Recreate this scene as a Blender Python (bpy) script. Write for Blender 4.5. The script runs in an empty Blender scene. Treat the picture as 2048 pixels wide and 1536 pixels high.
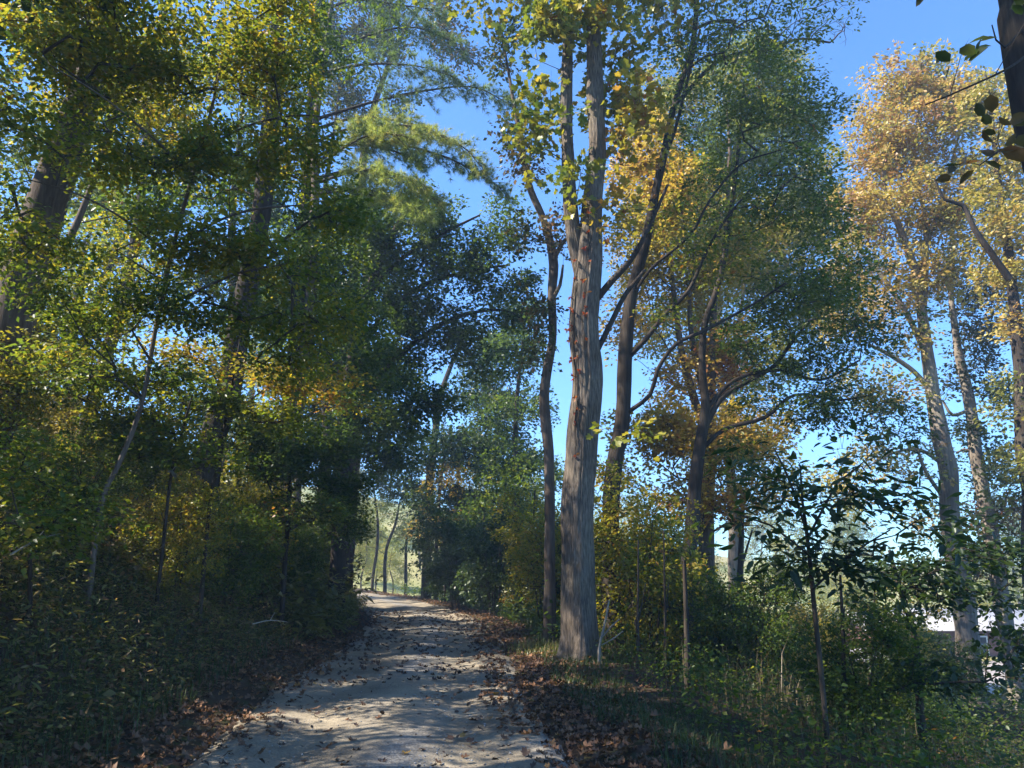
import bpy, math
import numpy as np
from mathutils import Vector
R = math.radians
rng = np.random.default_rng(11)
scene = bpy.context.scene
COL = scene.collection

# ------------------------------------------------------------------ camera, sky, sun, exposure
PITCH = R(13.6); FPX = 1500.0
CAMZ = 1.5
cd = bpy.data.cameras.new('camera'); cam = bpy.data.objects.new('camera', cd); COL.objects.link(cam)
cam.location = (0, 0, CAMZ); cam.rotation_euler = (R(90) + PITCH, 0, 0)
cd.sensor_width = 36.0; cd.lens = FPX / 2048 * 36.0; cd.clip_start = 0.05; cd.clip_end = 2000
scene.camera = cam

HAZE = 0.0026
SUN_EL = R(46); SUN_AZ = R(-100)          # azimuth from +Y, clockwise positive: the sun stands to the left, a touch behind
world = bpy.data.worlds.new('World'); scene.world = world; world.use_nodes = True
wn = world.node_tree.nodes; wn.clear()
sky = wn.new('ShaderNodeTexSky'); sky.sky_type = 'NISHITA'; sky.sun_disc = False
sky.sun_elevation = SUN_EL; sky.sun_rotation = SUN_AZ
sky.air_density = 1.5; sky.dust_density = 0.0; sky.ozone_density = 10; sky.altitude = 4000
bg = wn.new('ShaderNodeBackground'); bg.inputs['Strength'].default_value = 0.12
wo = wn.new('ShaderNodeOutputWorld')
tint = wn.new('ShaderNodeVectorMath'); tint.operation = 'MULTIPLY'; tint.inputs[1].default_value = (0.70, 0.98, 1.10)   # clear autumn blue
world.node_tree.links.new(sky.outputs[0], tint.inputs[0]); world.node_tree.links.new(tint.outputs[0], bg.inputs[0]); world.node_tree.links.new(bg.outputs[0], wo.inputs[0])
sl = bpy.data.lights.new('sun', 'SUN'); sl.energy = 5.0; sl.angle = R(0.53); sl.color = (1.0, 0.93, 0.82)
sun = bpy.data.objects.new('sun', sl); COL.objects.link(sun)
sdir = Vector((math.sin(SUN_AZ) * math.cos(SUN_EL), math.cos(SUN_AZ) * math.cos(SUN_EL), math.sin(SUN_EL)))
sun.rotation_euler = sdir.to_track_quat('Z', 'Y').to_euler()
vs = scene.view_settings; vs.view_transform = 'Standard'; vs.look = 'None'; vs.exposure = 1.6; vs.gamma = 1
vs.use_curve_mapping = False
scene.cycles.max_bounces = 6; scene.cycles.diffuse_bounces = 4; scene.cycles.glossy_bounces = 2
scene.cycles.transmission_bounces = 4; scene.cycles.volume_bounces = 0; scene.cycles.transparent_max_bounces = 4
scene.cycles.caustics_reflective = False; scene.cycles.caustics_refractive = False
scene.cycles.sample_clamp_indirect = 6

# ------------------------------------------------------------------ helpers
def W(px, py, Y):
    """world point on the sight line of a photograph pixel, at world depth Y"""
    cx = (px - 1024) / FPX; cy = (768 - py) / FPX
    c, s = math.cos(PITCH), math.sin(PITCH)
    dy = c - cy * s; dz = s + cy * c
    t = Y / dy
    return np.array([cx * t, Y, CAMZ + dz * t])

def unit(v, axis=-1):
    return v / np.maximum(np.linalg.norm(v, axis=axis, keepdims=True), 1e-9)

def hash3(i, j, k, s=0):
    n = (i * 374761393 + j * 668265263 + k * 2147483647 + s * 974711) & 0xffffffff
    n = ((n ^ (n >> 13)) * 1274126177) & 0xffffffff
    n = n ^ (n >> 16)
    return (n & 0xffff) / 65535.0
def vnoise(p, s=0):
    """smooth value noise, p (...,3) -> 0..1"""
    p = np.asarray(p, float); i = np.floor(p).astype(np.int64); f = p - i; f = f * f * (3 - 2 * f)
    r = 0
    for dx in (0, 1):
        for dy in (0, 1):
            for dz in (0, 1):
                w = (f[..., 0] if dx else 1 - f[..., 0]) * (f[..., 1] if dy else 1 - f[..., 1]) * (f[..., 2] if dz else 1 - f[..., 2])
                r = r + w * hash3(i[..., 0] + dx, i[..., 1] + dy, i[..., 2] + dz, s)
    return r

class Acc:
    def __init__(self): self.v = []; self.f = []; self.n = []; self.t = []; self.nv = 0
    def add(self, verts, faces, tone=None):
        verts = np.asarray(verts, float).reshape(-1, 3); faces = np.asarray(faces, np.int64)
        if len(verts) == 0 or len(faces) == 0: return
        self.v.append(verts); self.f.append((faces + self.nv).ravel())
        self.n.append(np.full(len(faces), faces.shape[1])); self.nv += len(verts)
        self.t.append(np.zeros(len(faces)) if tone is None else np.broadcast_to(tone, len(faces)))
    def mesh(self, name, mat, origin=(0, 0, 0), smooth=False):
        me = bpy.data.meshes.new(name)
        if self.v:
            v = np.concatenate(self.v) - np.asarray(origin, float); f = np.concatenate(self.f); n = np.concatenate(self.n); t = np.concatenate(self.t)
            me.vertices.add(len(v)); me.vertices.foreach_set('co', v.astype(np.float32).ravel())
            me.loops.add(len(f)); me.loops.foreach_set('vertex_index', f.astype(np.int32))
            me.polygons.add(len(n)); me.polygons.foreach_set('loop_start', (np.cumsum(n) - n).astype(np.int32))
            at = me.attributes.new('tone', 'FLOAT', 'FACE'); at.data.foreach_set('value', t.astype(np.float32))
            if smooth: me.polygons.foreach_set('use_smooth', np.ones(len(n), bool))
            me.update(calc_edges=True)
        me.materials.append(mat)
        return me
    def build(self, name, mat, parent=None, kind=None, smooth=False, origin=None):
        if origin is None: origin = parent.location if parent is not None else (0, 0, 0)
        o = bpy.data.objects.new(name, self.mesh(name, mat, origin, smooth)); COL.objects.link(o)
        if parent is not None: o.parent = parent
        else: o.location = origin
        if kind: o['kind'] = kind
        return o

def tag(o, label=None, cat=None, group=None, kind=None):
    if label: o['label'] = label
    if cat: o['category'] = cat
    if group: o['group'] = group
    if kind: o['kind'] = kind
    return o
def thing(name, label, cat, loc, group=None):
    o = bpy.data.objects.new(name, None); COL.objects.link(o); o.empty_display_size = 0.2
    o.location = tuple(float(a) for a in loc)
    return tag(o, label, cat, group)
def dup(src, loc, rz=0.0, sc=1.0, label=None, group=None):
    r = src.copy(); COL.objects.link(r); r.location = tuple(float(a) for a in loc)
    r.rotation_euler = (0, 0, rz); r.scale = (sc, sc, sc)
    if label: r['label'] = label
    if group: r['group'] = group
    for ch in list(src.children):
        c = ch.copy(); COL.objects.link(c); c.parent = r
        for g in list(ch.children):
            d = g.copy(); COL.objects.link(d); d.parent = c
    return r

# leaf shapes, length along +x, unit long, faces
def _mirror(top):
    return np.array(top, float)
SH = {}
SH['dia'] = (np.array([[0, 0, 0], [.5, .34, .07], [1, 0, -.06], [.5, -.34, .07]]), np.array([[0, 2, 1], [0, 3, 2]]))
SH['oval'] = (np.array([[0, 0, 0], [.26, .25, .05], [.66, .24, .05], [1, 0, -.10], [.66, -.24, .05], [.26, -.25, .05]]), np.array([[0, 3, 2, 1], [0, 5, 4, 3]]))
SH['lance'] = (np.array([[0, 0, 0], [.3, .17, .04], [.68, .15, .02], [1, 0, -.12], [.68, -.15, .02], [.3, -.17, .04]]), np.array([[0, 3, 2, 1], [0, 5, 4, 3]]))
_o = [(0, 0, 0), (-.06, .30, .03), (.26, .46, .08), (.36, .25, .04), (.74, .42, .06), (.76, .17, .0), (1, 0, -.06)]
_o = _o + [(a, -b, c) for a, b, c in _o[-2:0:-1]]
SH['lobed'] = (np.array([(.42, 0, 0)] + _o), np.array([[0, i + 1, (i + 1) % 12 + 1] for i in range(12)]))
_c = np.array([(.42, 0, .02)] + _o); _c[:, 2] += .55 * (_c[:, 1] ** 2) * 3 + .35 * (_c[:, 0] - .5) ** 2
SH['curl'] = (_c, SH['lobed'][1])

def place(acc, shape, pos, d, nrm, size, tone, width=1.0):
    tv, tf = SH[shape]; n = len(pos)
    if n == 0: return
    X = unit(d); Z = unit(nrm - X * np.sum(nrm * X, 1, keepdims=True)); Yv = np.cross(Z, X)
    size = np.broadcast_to(size, n)[:, None, None]; width = np.broadcast_to(width, n)[:, None, None]
    v = pos[:, None] + size * (tv[None, :, 0:1] * X[:, None] + tv[None, :, 1:2] * width * Yv[:, None] + tv[None, :, 2:3] * Z[:, None])
    k = len(tv)
    f = (tf[None] + (np.arange(n) * k)[:, None, None]).reshape(-1, tf.shape[1])
    acc.add(v.reshape(-1, 3), f, np.repeat(np.broadcast_to(tone, n), len(tf)))

def tube(acc, pts, rad, sides=6, tone=0.5, cap=False):
    pts = np.asarray(pts, float); rad = np.asarray(rad, float); k = len(pts)
    t = np.gradient(pts, axis=0); t = unit(t)
    ref = np.array([0.93, 0.31, 0.2]) if abs(t[:, 0]).mean() < 0.7 else np.array([0.1, 0.95, 0.3])
    a = unit(np.cross(t, ref)); b = np.cross(t, a)
    th = np.arange(sides) / sides * 2 * math.pi
    v = pts[:, None] + rad[:, None, None] * (np.cos(th)[None, :, None] * a[:, None] + np.sin(th)[None, :, None] * b[:, None])
    i = np.arange(k - 1)[:, None] * sides; j = np.arange(sides)[None]; j2 = (j + 1) % sides
    f = np.stack([i + j, i + j2, i + sides + j2, i + sides + j], -1).reshape(-1, 4)
    acc.add(v.reshape(-1, 3), f, tone)
    if cap:
        c = np.concatenate([pts[-1:], v[-1]]); acc.add(c, [[0, q + 1, (q + 1) % sides + 1] for q in range(sides)], tone)

def smooth_line(pts, step):
    """Catmull-Rom resample of control points (n,m)"""
    P = np.asarray(pts, float); n = len(P)
    if n < 2: return P
    Q = np.concatenate([2 * P[:1] - P[1:2], P, 2 * P[-1:] - P[-2:-1]])
    out = []
    for i in range(n - 1):
        p0, p1, p2, p3 = Q[i:i + 4]; L = np.linalg.norm((p2 - p1)[:3]); m = max(1, int(round(L / step)))
        u = (np.arange(m) / m)[:, None]
        out.append(0.5 * (2 * p1 + (p2 - p0) * u + (2 * p0 - 5 * p1 + 4 * p2 - p3) * u ** 2 + (-p0 + 3 * p1 - 3 * p2 + p3) * u ** 3))
    out.append(P[-1:]); return np.concatenate(out)

# ------------------------------------------------------------------ materials
def nmat(name):
    m = bpy.data.materials.new(name); m.use_nodes = True; m.node_tree.nodes.clear()
    return m, m.node_tree.nodes, m.node_tree.links
def ramp(N, stops, interp='LINEAR'):
    r = N.new('ShaderNodeValToRGB'); r.color_ramp.interpolation = interp
    e = r.color_ramp.elements
    while len(e) > 1: e.remove(e[-1])
    e[0].position = stops[0][0]; e[0].color = (*stops[0][1], 1)
    for p, c in stops[1:]:
        q = e.new(p); q.color = (*c, 1)
    return r
def leafmat(name, stops, trans=0.42, rough=0.42, spec=0.35, tgain=1.6):
    m, N, L = nmat(name)
    at = N.new('ShaderNodeAttribute'); at.attribute_name = 'tone'
    r = ramp(N, stops); L.new(at.outputs['Fac'], r.inputs[0])
    geo = N.new('ShaderNodeNewGeometry'); tc = N.new('ShaderNodeTexNoise'); tc.inputs['Scale'].default_value = 38; tc.inputs['Detail'].default_value = 2
    L.new(geo.outputs['Position'], tc.inputs['Vector'])
    mr = N.new('ShaderNodeMapRange'); mr.inputs[3].default_value = 0.7; mr.inputs[4].default_value = 1.3; L.new(tc.outputs[0], mr.inputs[0])
    mul = N.new('ShaderNodeVectorMath'); mul.operation = 'SCALE'; L.new(r.outputs[0], mul.inputs[0]); L.new(mr.outputs[0], mul.inputs['Scale'])
    p = N.new('ShaderNodeBsdfPrincipled'); p.inputs['Roughness'].default_value = rough; p.inputs['Specular IOR Level'].default_value = spec
    L.new(mul.outputs[0], p.inputs['Base Color'])
    t = N.new('ShaderNodeBsdfTranslucent')
    tg = N.new('ShaderNodeVectorMath'); tg.operation = 'MULTIPLY'; tg.inputs[1].default_value = (tgain * 1.1, tgain * 1.1, tgain * 0.55)
    L.new(mul.outputs[0], tg.inputs[0]); L.new(tg.outputs[0], t.inputs[0])
    mx = N.new('ShaderNodeMixShader'); mx.inputs[0].default_value = trans
    L.new(p.outputs[0], mx.inputs[1]); L.new(t.outputs[0], mx.inputs[2])
    o = N.new('ShaderNodeOutputMaterial'); L.new(mx.outputs[0], o.inputs[0])
    return m
def barkmat(name, c1, c2, scale=1.0, moss=0.0, bump=0.6):
    m, N, L = nmat(name)
    geo = N.new('ShaderNodeNewGeometry'); mp = N.new('ShaderNodeMapping'); mp.inputs['Scale'].default_value = (16 * scale, 16 * scale, 1.8 * scale)
    L.new(geo.outputs['Position'], mp.inputs[0])
    n1 = N.new('ShaderNodeTexNoise'); n1.inputs['Detail'].default_value = 5; n1.inputs['Scale'].default_value = 1.6; n1.inputs['Roughness'].default_value = 0.65
    L.new(mp.outputs[0], n1.inputs['Vector'])
    n2 = N.new('ShaderNodeTexNoise'); n2.inputs['Scale'].default_value = 1.3; n2.inputs['Detail'].default_value = 4; L.new(geo.outputs['Position'], n2.inputs['Vector'])
    r = ramp(N, [(0.3, c1), (0.55, [(a + b) / 2 for a, b in zip(c1, c2)]), (0.75, c2)]); L.new(n1.outputs[0], r.inputs[0])
    r2 = ramp(N, [(0.35, (0.75, 0.72, 0.66)), (0.5, (1, 1, 1)), (0.68, (1.25, 1.3, 1.2) if moss == 0 else (0.7, 1.0, 0.5))]); L.new(n2.outputs[0], r2.inputs[0])
    mul = N.new('ShaderNodeMix'); mul.data_type = 'RGBA'; mul.blend_type = 'MULTIPLY'; mul.inputs[0].default_value = 1
    L.new(r.outputs[0], mul.inputs[6]); L.new(r2.outputs[0], mul.inputs[7])
    p = N.new('ShaderNodeBsdfPrincipled'); p.inputs['Roughness'].default_value = 0.85; p.inputs['Specular IOR Level'].default_value = 0.12
    L.new(mul.outputs[2], p.inputs['Base Color'])
    b = N.new('ShaderNodeBump'); b.inputs['Strength'].default_value = bump; b.inputs['Distance'].default_value = 0.02; L.new(n1.outputs[0], b.inputs['Height']); L.new(b.outputs[0], p.inputs['Normal'])
    o = N.new('ShaderNodeOutputMaterial'); L.new(p.outputs[0], o.inputs[0])
    return m
def plain(name, c, rough=0.8, var=0.2, scale=6, metal=0):
    m, N, L = nmat(name)
    geo = N.new('ShaderNodeNewGeometry'); n = N.new('ShaderNodeTexNoise'); n.inputs['Scale'].default_value = scale; n.inputs['Detail'].default_value = 5
    L.new(geo.outputs['Position'], n.inputs['Vector'])
    r = ramp(N, [(0.3, [a * (1 - var) for a in c]), (0.7, [a * (1 + var) for a in c])]); L.new(n.outputs[0], r.inputs[0])
    p = N.new('ShaderNodeBsdfPrincipled'); p.inputs['Roughness'].default_value = rough; p.inputs['Metallic'].default_value = metal
    L.new(r.outputs[0], p.inputs['Base Color'])
    o = N.new('ShaderNodeOutputMaterial'); L.new(p.outputs[0], o.inputs[0]); return m

DG, MG, YG, YE, OR, BR = (.032, .058, .014), (.062, .10, .018), (.16, .20, .025), (.36, .28, .035), (.30, .13, .03), (.12, .06, .03)
M = {}
M['maple'] = leafmat('maple_leaves', [(0, DG), (.3, MG), (.55, (.10, .14, .02)), (.78, (.19, .2, .03)), (.93, (.3, .24, .04)), (1, OR)], trans=.5)
M['canopy'] = leafmat('yellow_green_leaves', [(0, (.05, .085, .016)), (.3, (.10, .14, .02)), (.55, (.2, .2, .025)), (.8, (.32, .24, .03)), (1, (.25, .12, .03))], trans=.5, tgain=1.55)
M['dark'] = leafmat('dark_green_leaves', [(0, (.022, .042, .014)), (.4, (.045, .075, .02)), (.75, (.08, .11, .022)), (1, (.16, .14, .03))], rough=.38, spec=.4)
M['poplar'] = leafmat('tulip_poplar_leaves', [(0, (.07, .12, .025)), (.35, (.16, .19, .03)), (.7, (.34, .28, .04)), (.88, (.42, .26, .05)), (1, (.28, .12, .05))], trans=.35)
M['gold'] = leafmat('golden_leaves', [(0, (.12, .14, .03)), (.3, (.33, .30, .085)), (.6, (.47, .34, .115)), (.85, (.42, .25, .10)), (1, (.26, .13, .07))], trans=.3)
M['russet'] = leafmat('russet_leaves', [(0, (.12, .13, .03)), (.3, (.34, .27, .05)), (.6, (.42, .28, .07)), (.85, (.36, .17, .06)), (1, (.25, .08, .04))], trans=.45)
M['rust_dark'] = leafmat('brownish_dark_leaves', [(0, DG), (.4, (.05, .06, .025)), (.75, (.12, .07, .035)), (1, (.2, .08, .04))])
M['red'] = leafmat('red_creeper_leaves', [(0, (.2, .04, .02)), (.6, (.34, .07, .03)), (1, (.3, .14, .04))])
M['pine'] = leafmat('pine_needles', [(0, (.09, .14, .05)), (.5, (.2, .27, .09)), (.85, (.36, .38, .13)), (1, (.4, .34, .13))], trans=.4, rough=.5)
M['shrub'] = leafmat('shrub_leaves', [(0, (.075, .075, .028)), (.3, (.12, .125, .038)), (.55, (.19, .18, .05)), (.72, (.2, .14, .07)), (1, (.28, .16, .09))])
M['litter'] = leafmat('dead_leaves', [(0, (.06, .038, .025)), (.4, (.15, .082, .048)), (.7, (.24, .125, .065)), (.9, (.32, .17, .07)), (1, (.42, .27, .08))], trans=.1, rough=.6, spec=.2)
M['fallen'] = leafmat('fallen_leaf_brown', [(0, (.05, .035, .028)), (.6, (.10, .062, .045)), (1, (.2, .10, .05))], trans=.1, rough=.6, spec=.2)
M['fallen_y'] = leafmat('fallen_leaf_yellow', [(0, (.30, .17, .05)), (1, (.42, .26, .07))], trans=.2, rough=.5, spec=.2)
M['grass'] = leafmat('verge_grass', [(0, (.03, .045, .015)), (.5, (.05, .085, .02)), (.85, (.11, .14, .035)), (1, (.22, .18, .08))], trans=.3)
M['reed'] = leafmat('dry_weeds', [(0, (.05, .06, .02)), (.5, (.12, .09, .05)), (1, (.26, .19, .11))], trans=.3)
M['farleaf'] = leafmat('sunny_far_leaves', [(0, (.12, .16, .04)), (.5, (.26, .27, .06)), (.85, (.42, .36, .09)), (1, (.3, .17, .07))], trans=.3)  # bright yellow in the colour stands in for sunlight on far trees
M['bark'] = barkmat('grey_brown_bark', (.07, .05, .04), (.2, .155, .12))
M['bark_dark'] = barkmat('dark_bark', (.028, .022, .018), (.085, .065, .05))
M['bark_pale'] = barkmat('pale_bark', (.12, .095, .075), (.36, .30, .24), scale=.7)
M['bark_pop'] = barkmat('furrowed_poplar_bark', (.038, .030, .023), (.31, .25, .195), scale=2.0, bump=1.0)
M['twig'] = barkmat('twig_bark', (.04, .03, .024), (.1, .08, .06), scale=1)
M['deadwood'] = barkmat('bleached_dead_wood', (.2, .17, .14), (.42, .37, .3), scale=2)

# ------------------------------------------------------------------ the lie of the land
_cy = np.array([-60, -20, 0, 6, 8, 10.6, 14.8, 18.4, 24.4, 32, 39, 46, 56, 70, 100.])
_cx = np.array([4, 0, -.75, -1.0, -1.25, -1.5, -1.68, -1.98, -2.85, -5., -7.7, -11.6, -19, -33, -70.])
def xc(y): return np.interp(y, _cy, _cx)
HW = 1.5
def sstep(a, b, x):
    t = np.clip((x - a) / (b - a), 0, 1); return t * t * (3 - 2 * t)
def road_u(x, y):
    s = np.interp(y, _cy[:-1], np.diff(_cx) / np.diff(_cy))
    return (x - xc(y)) / np.sqrt(1 + s * s)
def ground(x, y):
    x = np.asarray(x, float); y = np.asarray(y, float)
    u = road_u(x, y); dl = -u - HW; dr = u - HW
    left = np.interp(dl, [0, .25, .8, 1.7, 3.2, 6.5, 14, 30, 60, 400], [0, .04, .30, 1.15, 2.35, 4.0, 6.6, 10, 13, 20])
    left = left * (1 - .85 * sstep(62, 90, y))
    right = np.interp(dr, [0, .5, 1.2, 2.4, 5, 15, 28, 60, 400], [0, .03, -.03, -.45, -1.25, -2.4, -3.8, -4.2, -4])
    z = np.where(dl > 0, left, right)
    off = np.clip(np.abs(u) - HW, 0, 1)
    n = vnoise(np.stack([x * .9, y * .9, x * 0], -1)) - .5
    n2 = vnoise(np.stack([x * .22, y * .22, x * 0 + 5], -1)) - .5
    z = z + off * (n * .28 + n2 * .9 * np.clip(np.abs(u) - 2.5, 0, 1))
    far = sstep(62, 120, y) * (np.interp(x, [-200, -30, 5, 45, 200], [26, 17, 11, 5, 6]))
    z = z + far
    return np.where(np.abs(u) < HW + .05, z - .05, z)
def gz(x, y): return float(ground(np.array([x]), np.array([y]))[0])
# ------------------------------------------------------------------ terrain sheet
def roadmat():
    m, N, L = nmat('pale_gravel_road')
    geo = N.new('ShaderNodeNewGeometry')
    at = N.new('ShaderNodeAttribute'); at.attribute_name = 'strip'
    n1 = N.new('ShaderNodeTexNoise'); n1.inputs['Scale'].default_value = 1.1; n1.inputs['Detail'].default_value = 6; n1.inputs['Roughness'].default_value = .6
    n2 = N.new('ShaderNodeTexNoise'); n2.inputs['Scale'].default_value = 45; n2.inputs['Detail'].default_value = 5; n2.inputs['Roughness'].default_value = .7
    vo = N.new('ShaderNodeTexVoronoi'); vo.inputs['Scale'].default_value = 55
    for q in (n1, n2, vo): L.new(geo.outputs['Position'], q.inputs['Vector'])
    base = ramp(N, [(.3, (.15, .125, .09)), (.48, (.235, .195, .14)), (.7, (.35, .29, .205))]); L.new(n1.outputs[0], base.inputs[0])
    fine = ramp(N, [(.35, (.72, .72, .72)), (.5, (1, 1, 1)), (.68, (1.18, 1.17, 1.15))]); L.new(n2.outputs[0], fine.inputs[0])
    mul = N.new('ShaderNodeMix'); mul.data_type = 'RGBA'; mul.blend_type = 'MULTIPLY'; mul.inputs[0].default_value = 1
    L.new(base.outputs[0], mul.inputs[6]); L.new(fine.outputs[0], mul.inputs[7])
    st = ramp(N, [(0, (.11, .10, .095)), (.5, (.21, .20, .185)), (1, (.38, .36, .32))]); L.new(vo.outputs['Color'], st.inputs[0])
    sm = N.new('ShaderNodeMath'); sm.operation = 'MULTIPLY'; sm.inputs[1].default_value = .8; L.new(at.outputs['Fac'], sm.inputs[0])
    mx = N.new('ShaderNodeMix'); mx.data_type = 'RGBA'; L.new(sm.outputs[0], mx.inputs[0]); L.new(mul.outputs[2], mx.inputs[6]); L.new(st.outputs[0], mx.inputs[7])
    p = N.new('ShaderNodeBsdfPrincipled'); p.inputs['Roughness'].default_value = .9; p.inputs['Specular IOR Level'].default_value = .2
    L.new(mx.outputs[2], p.inputs['Base Color'])
    ad = N.new('ShaderNodeMath'); ad.operation = 'ADD'; L.new(n2.outputs[0], ad.inputs[0]); L.new(vo.outputs['Distance'], ad.inputs[1])
    b = N.new('ShaderNodeBump'); b.inputs['Strength'].default_value = .55; b.inputs['Distance'].default_value = .012; L.new(ad.outputs[0], b.inputs['Height']); L.new(b.outputs[0], p.inputs['Normal'])
    o = N.new('ShaderNodeOutputMaterial'); L.new(p.outputs[0], o.inputs[0]); return m
def soilmat():
    m, N, L = nmat('forest_floor')
    geo = N.new('ShaderNodeNewGeometry')
    n1 = N.new('ShaderNodeTexNoise'); n1.inputs['Scale'].default_value = 3; n1.inputs['Detail'].default_value = 8; n1.inputs['Roughness'].default_value = .7
    n2 = N.new('ShaderNodeTexNoise'); n2.inputs['Scale'].default_value = .12; n2.inputs['Detail'].default_value = 3
    for q in (n1, n2): L.new(geo.outputs['Position'], q.inputs['Vector'])
    a = ramp(N, [(.3, (.03, .022, .015)), (.5, (.07, .045, .028)), (.62, (.05, .06, .022)), (.75, (.13, .075, .04))]); L.new(n1.outputs[0], a.inputs[0])
    far = ramp(N, [(.3, (.14, .18, .05)), (.5, (.26, .25, .09)), (.7, (.32, .27, .12))]); L.new(n2.outputs[0], far.inputs[0])
    at = N.new('ShaderNodeAttribute'); at.attribute_name = 'meadow'
    mx = N.new('ShaderNodeMix'); mx.data_type = 'RGBA'; L.new(at.outputs['Fac'], mx.inputs[0]); L.new(a.outputs[0], mx.inputs[6]); L.new(far.outputs[0], mx.inputs[7])
    p = N.new('ShaderNodeBsdfPrincipled'); p.inputs['Roughness'].default_value = .95; p.inputs['Specular IOR Level'].default_value = .1
    L.new(mx.outputs[2], p.inputs['Base Color'])
    b = N.new('ShaderNodeBump'); b.inputs['Strength'].default_value = .7; b.inputs['Distance'].default_value = .05; L.new(n1.outputs[0], b.inputs['Height']); L.new(b.outputs[0], p.inputs['Normal'])
    o = N.new('ShaderNodeOutputMaterial'); L.new(p.outputs[0], o.inputs[0]); return m
def sheet(name, X, Y, Z, mat, attr=None):
    ny, nx = X.shape
    a = Acc(); i = np.arange(ny - 1)[:, None] * nx; j = np.arange(nx - 1)[None]
    f = np.stack([i + j, i + j + 1, i + nx + j + 1, i + nx + j], -1).reshape(-1, 4)
    a.add(np.stack([X, Y, Z], -1).reshape(-1, 3), f)
    o = a.build(name, mat, kind='structure', smooth=True)
    if attr:
        q = o.data.attributes.new(attr[0], 'FLOAT', 'POINT'); q.data.foreach_set('value', attr[1].astype(np.float32).ravel())
    return o
xs = np.concatenate([-np.geomspace(230, 22, 18), np.arange(-21, -10, .5), np.arange(-10, 7, .16), np.arange(7, 20, .5), np.geomspace(20, 230, 20)])
ys = np.concatenate([-np.geomspace(80, 12, 8), np.arange(-11, 1, .8), np.arange(1, 34, .2), np.arange(34, 60, .6), np.geomspace(60, 260, 28)])
GX, GY = np.meshgrid(xs, ys); GZ = ground(GX, GY)
meadow = np.maximum(sstep(48, 60, GY), sstep(14, 22, GX) * sstep(22, 30, GY))
sheet('ground', GX, GY, GZ, soilmat(), ('meadow', meadow))
# gravel road ribbon
yy = np.concatenate([np.arange(-30, 2, 1.), np.arange(2, 30, .12), np.arange(30, 72, .4)])
uu = np.linspace(-1.62, 1.62, 64)
cx = np.interp(yy, _cy, _cx); P = smooth_line(np.stack([np.interp(_cy[1:-1], _cy, _cx), _cy[1:-1]], 1), .3)
cx = np.interp(yy, P[:, 1], P[:, 0]); dxy = np.gradient(cx, yy); nrm = np.sqrt(1 + dxy ** 2)
UU, YY = np.meshgrid(uu, yy)
wob = (vnoise(np.stack([YY * .8, UU * 0 + np.sign(UU) * 3, UU * 0], -1)) - .5) * .35 * sstep(1.1, 1.6, np.abs(UU))
U2 = UU + np.sign(UU) * wob
RX = cx[:, None] + U2 / nrm[:, None]; RY = YY - U2 * dxy[:, None] / nrm[:, None]
rut = -.034 * np.exp(-((np.abs(UU) - .74) / .26) ** 2) + .02 * np.exp(-(UU / .3) ** 2)
RZ = .03 + rut + (vnoise(np.stack([RX * 1.3, RY * 1.3, RX * 0], -1)) - .5) * .035 + (vnoise(np.stack([RX * 6, RY * 6, RX * 0], -1)) - .5) * .008 - .07 * sstep(1.35, 1.62, np.abs(UU))
strip = np.exp(-((UU - .12) / .26) ** 2) * sstep(.3, .6, vnoise(np.stack([RX * 1.7, RY * .5, RX * 0 + 9], -1)) + .2) 
strip = np.clip(strip + .8 * sstep(1.0, 1.4, np.abs(UU)) * sstep(.5, .7, vnoise(np.stack([RX * 2, RY * 1.2, RX * 0 + 2], -1))), 0, 1)
sheet('road', RX, RY, RZ, roadmat(), ('strip', strip))
def road_z(x, y): return .03
# loose stones on the road's middle strip
a = Acc(); g = np.random.default_rng(5); n = 5200
sy = 4.6 + 20 * g.random(n) ** 1.7; su = np.where(g.random(n) < .65, .12 + g.normal(size=n) * .22, g.uniform(-1.5, 1.5, n)); sx = xc(sy) + su
ico = np.array([[0, 0, 1], [.9, 0, .1], [.2, .85, .1], [-.8, .5, .1], [-.7, -.6, .1], [.3, -.9, .1], [0, 0, -.6]]); icf = np.array([[0, 1, 2], [0, 2, 3], [0, 3, 4], [0, 4, 5], [0, 5, 1], [6, 2, 1], [6, 3, 2], [6, 4, 3], [6, 5, 4], [6, 1, 5]])
ss = .006 + .009 * g.random(n) ** 2; an = g.random(n) * 6.28
ca, sa = np.cos(an), np.sin(an)
vv = ico[None] * ss[:, None, None] * (1 + .35 * g.uniform(-1, 1, (n, 7, 1)))
vv = np.stack([vv[..., 0] * ca[:, None] - vv[..., 1] * sa[:, None], vv[..., 0] * sa[:, None] + vv[..., 1] * ca[:, None], vv[..., 2] * .7], -1) + np.stack([sx, sy, np.full(n, .03)], -1)[:, None]
a.add(vv.reshape(-1, 3), (icf[None] + (np.arange(n) * 7)[:, None, None]).reshape(-1, 3))
a.build('gravel', plain('loose_stones', (.3, .29, .28), var=.45, scale=40), kind='stuff')

# thin air haze over the valley, added partly to stand in for windscreen glare
a = Acc(); x0, x1, y0, y1, z0, z1 = -236, 236, -86, 266, -8, 36
a.add([[x0, y0, z0], [x1, y0, z0], [x1, y1, z0], [x0, y1, z0], [x0, y0, z1], [x1, y0, z1], [x1, y1, z1], [x0, y1, z1]], [[0, 3, 2, 1], [4, 5, 6, 7], [0, 1, 5, 4], [1, 2, 6, 5], [2, 3, 7, 6], [3, 0, 4, 7]])
hm, N, L = nmat('veil_haze'); pv = N.new('ShaderNodeVolumePrincipled'); pv.inputs['Density'].default_value = HAZE; pv.inputs['Color'].default_value = (.66, .84, 1, 1); pv.inputs['Anisotropy'].default_value = .2
o = N.new('ShaderNodeOutputMaterial'); L.new(pv.outputs[0], o.inputs['Volume'])
if HAZE > 0: a.build('haze', hm, kind='stuff')
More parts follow.
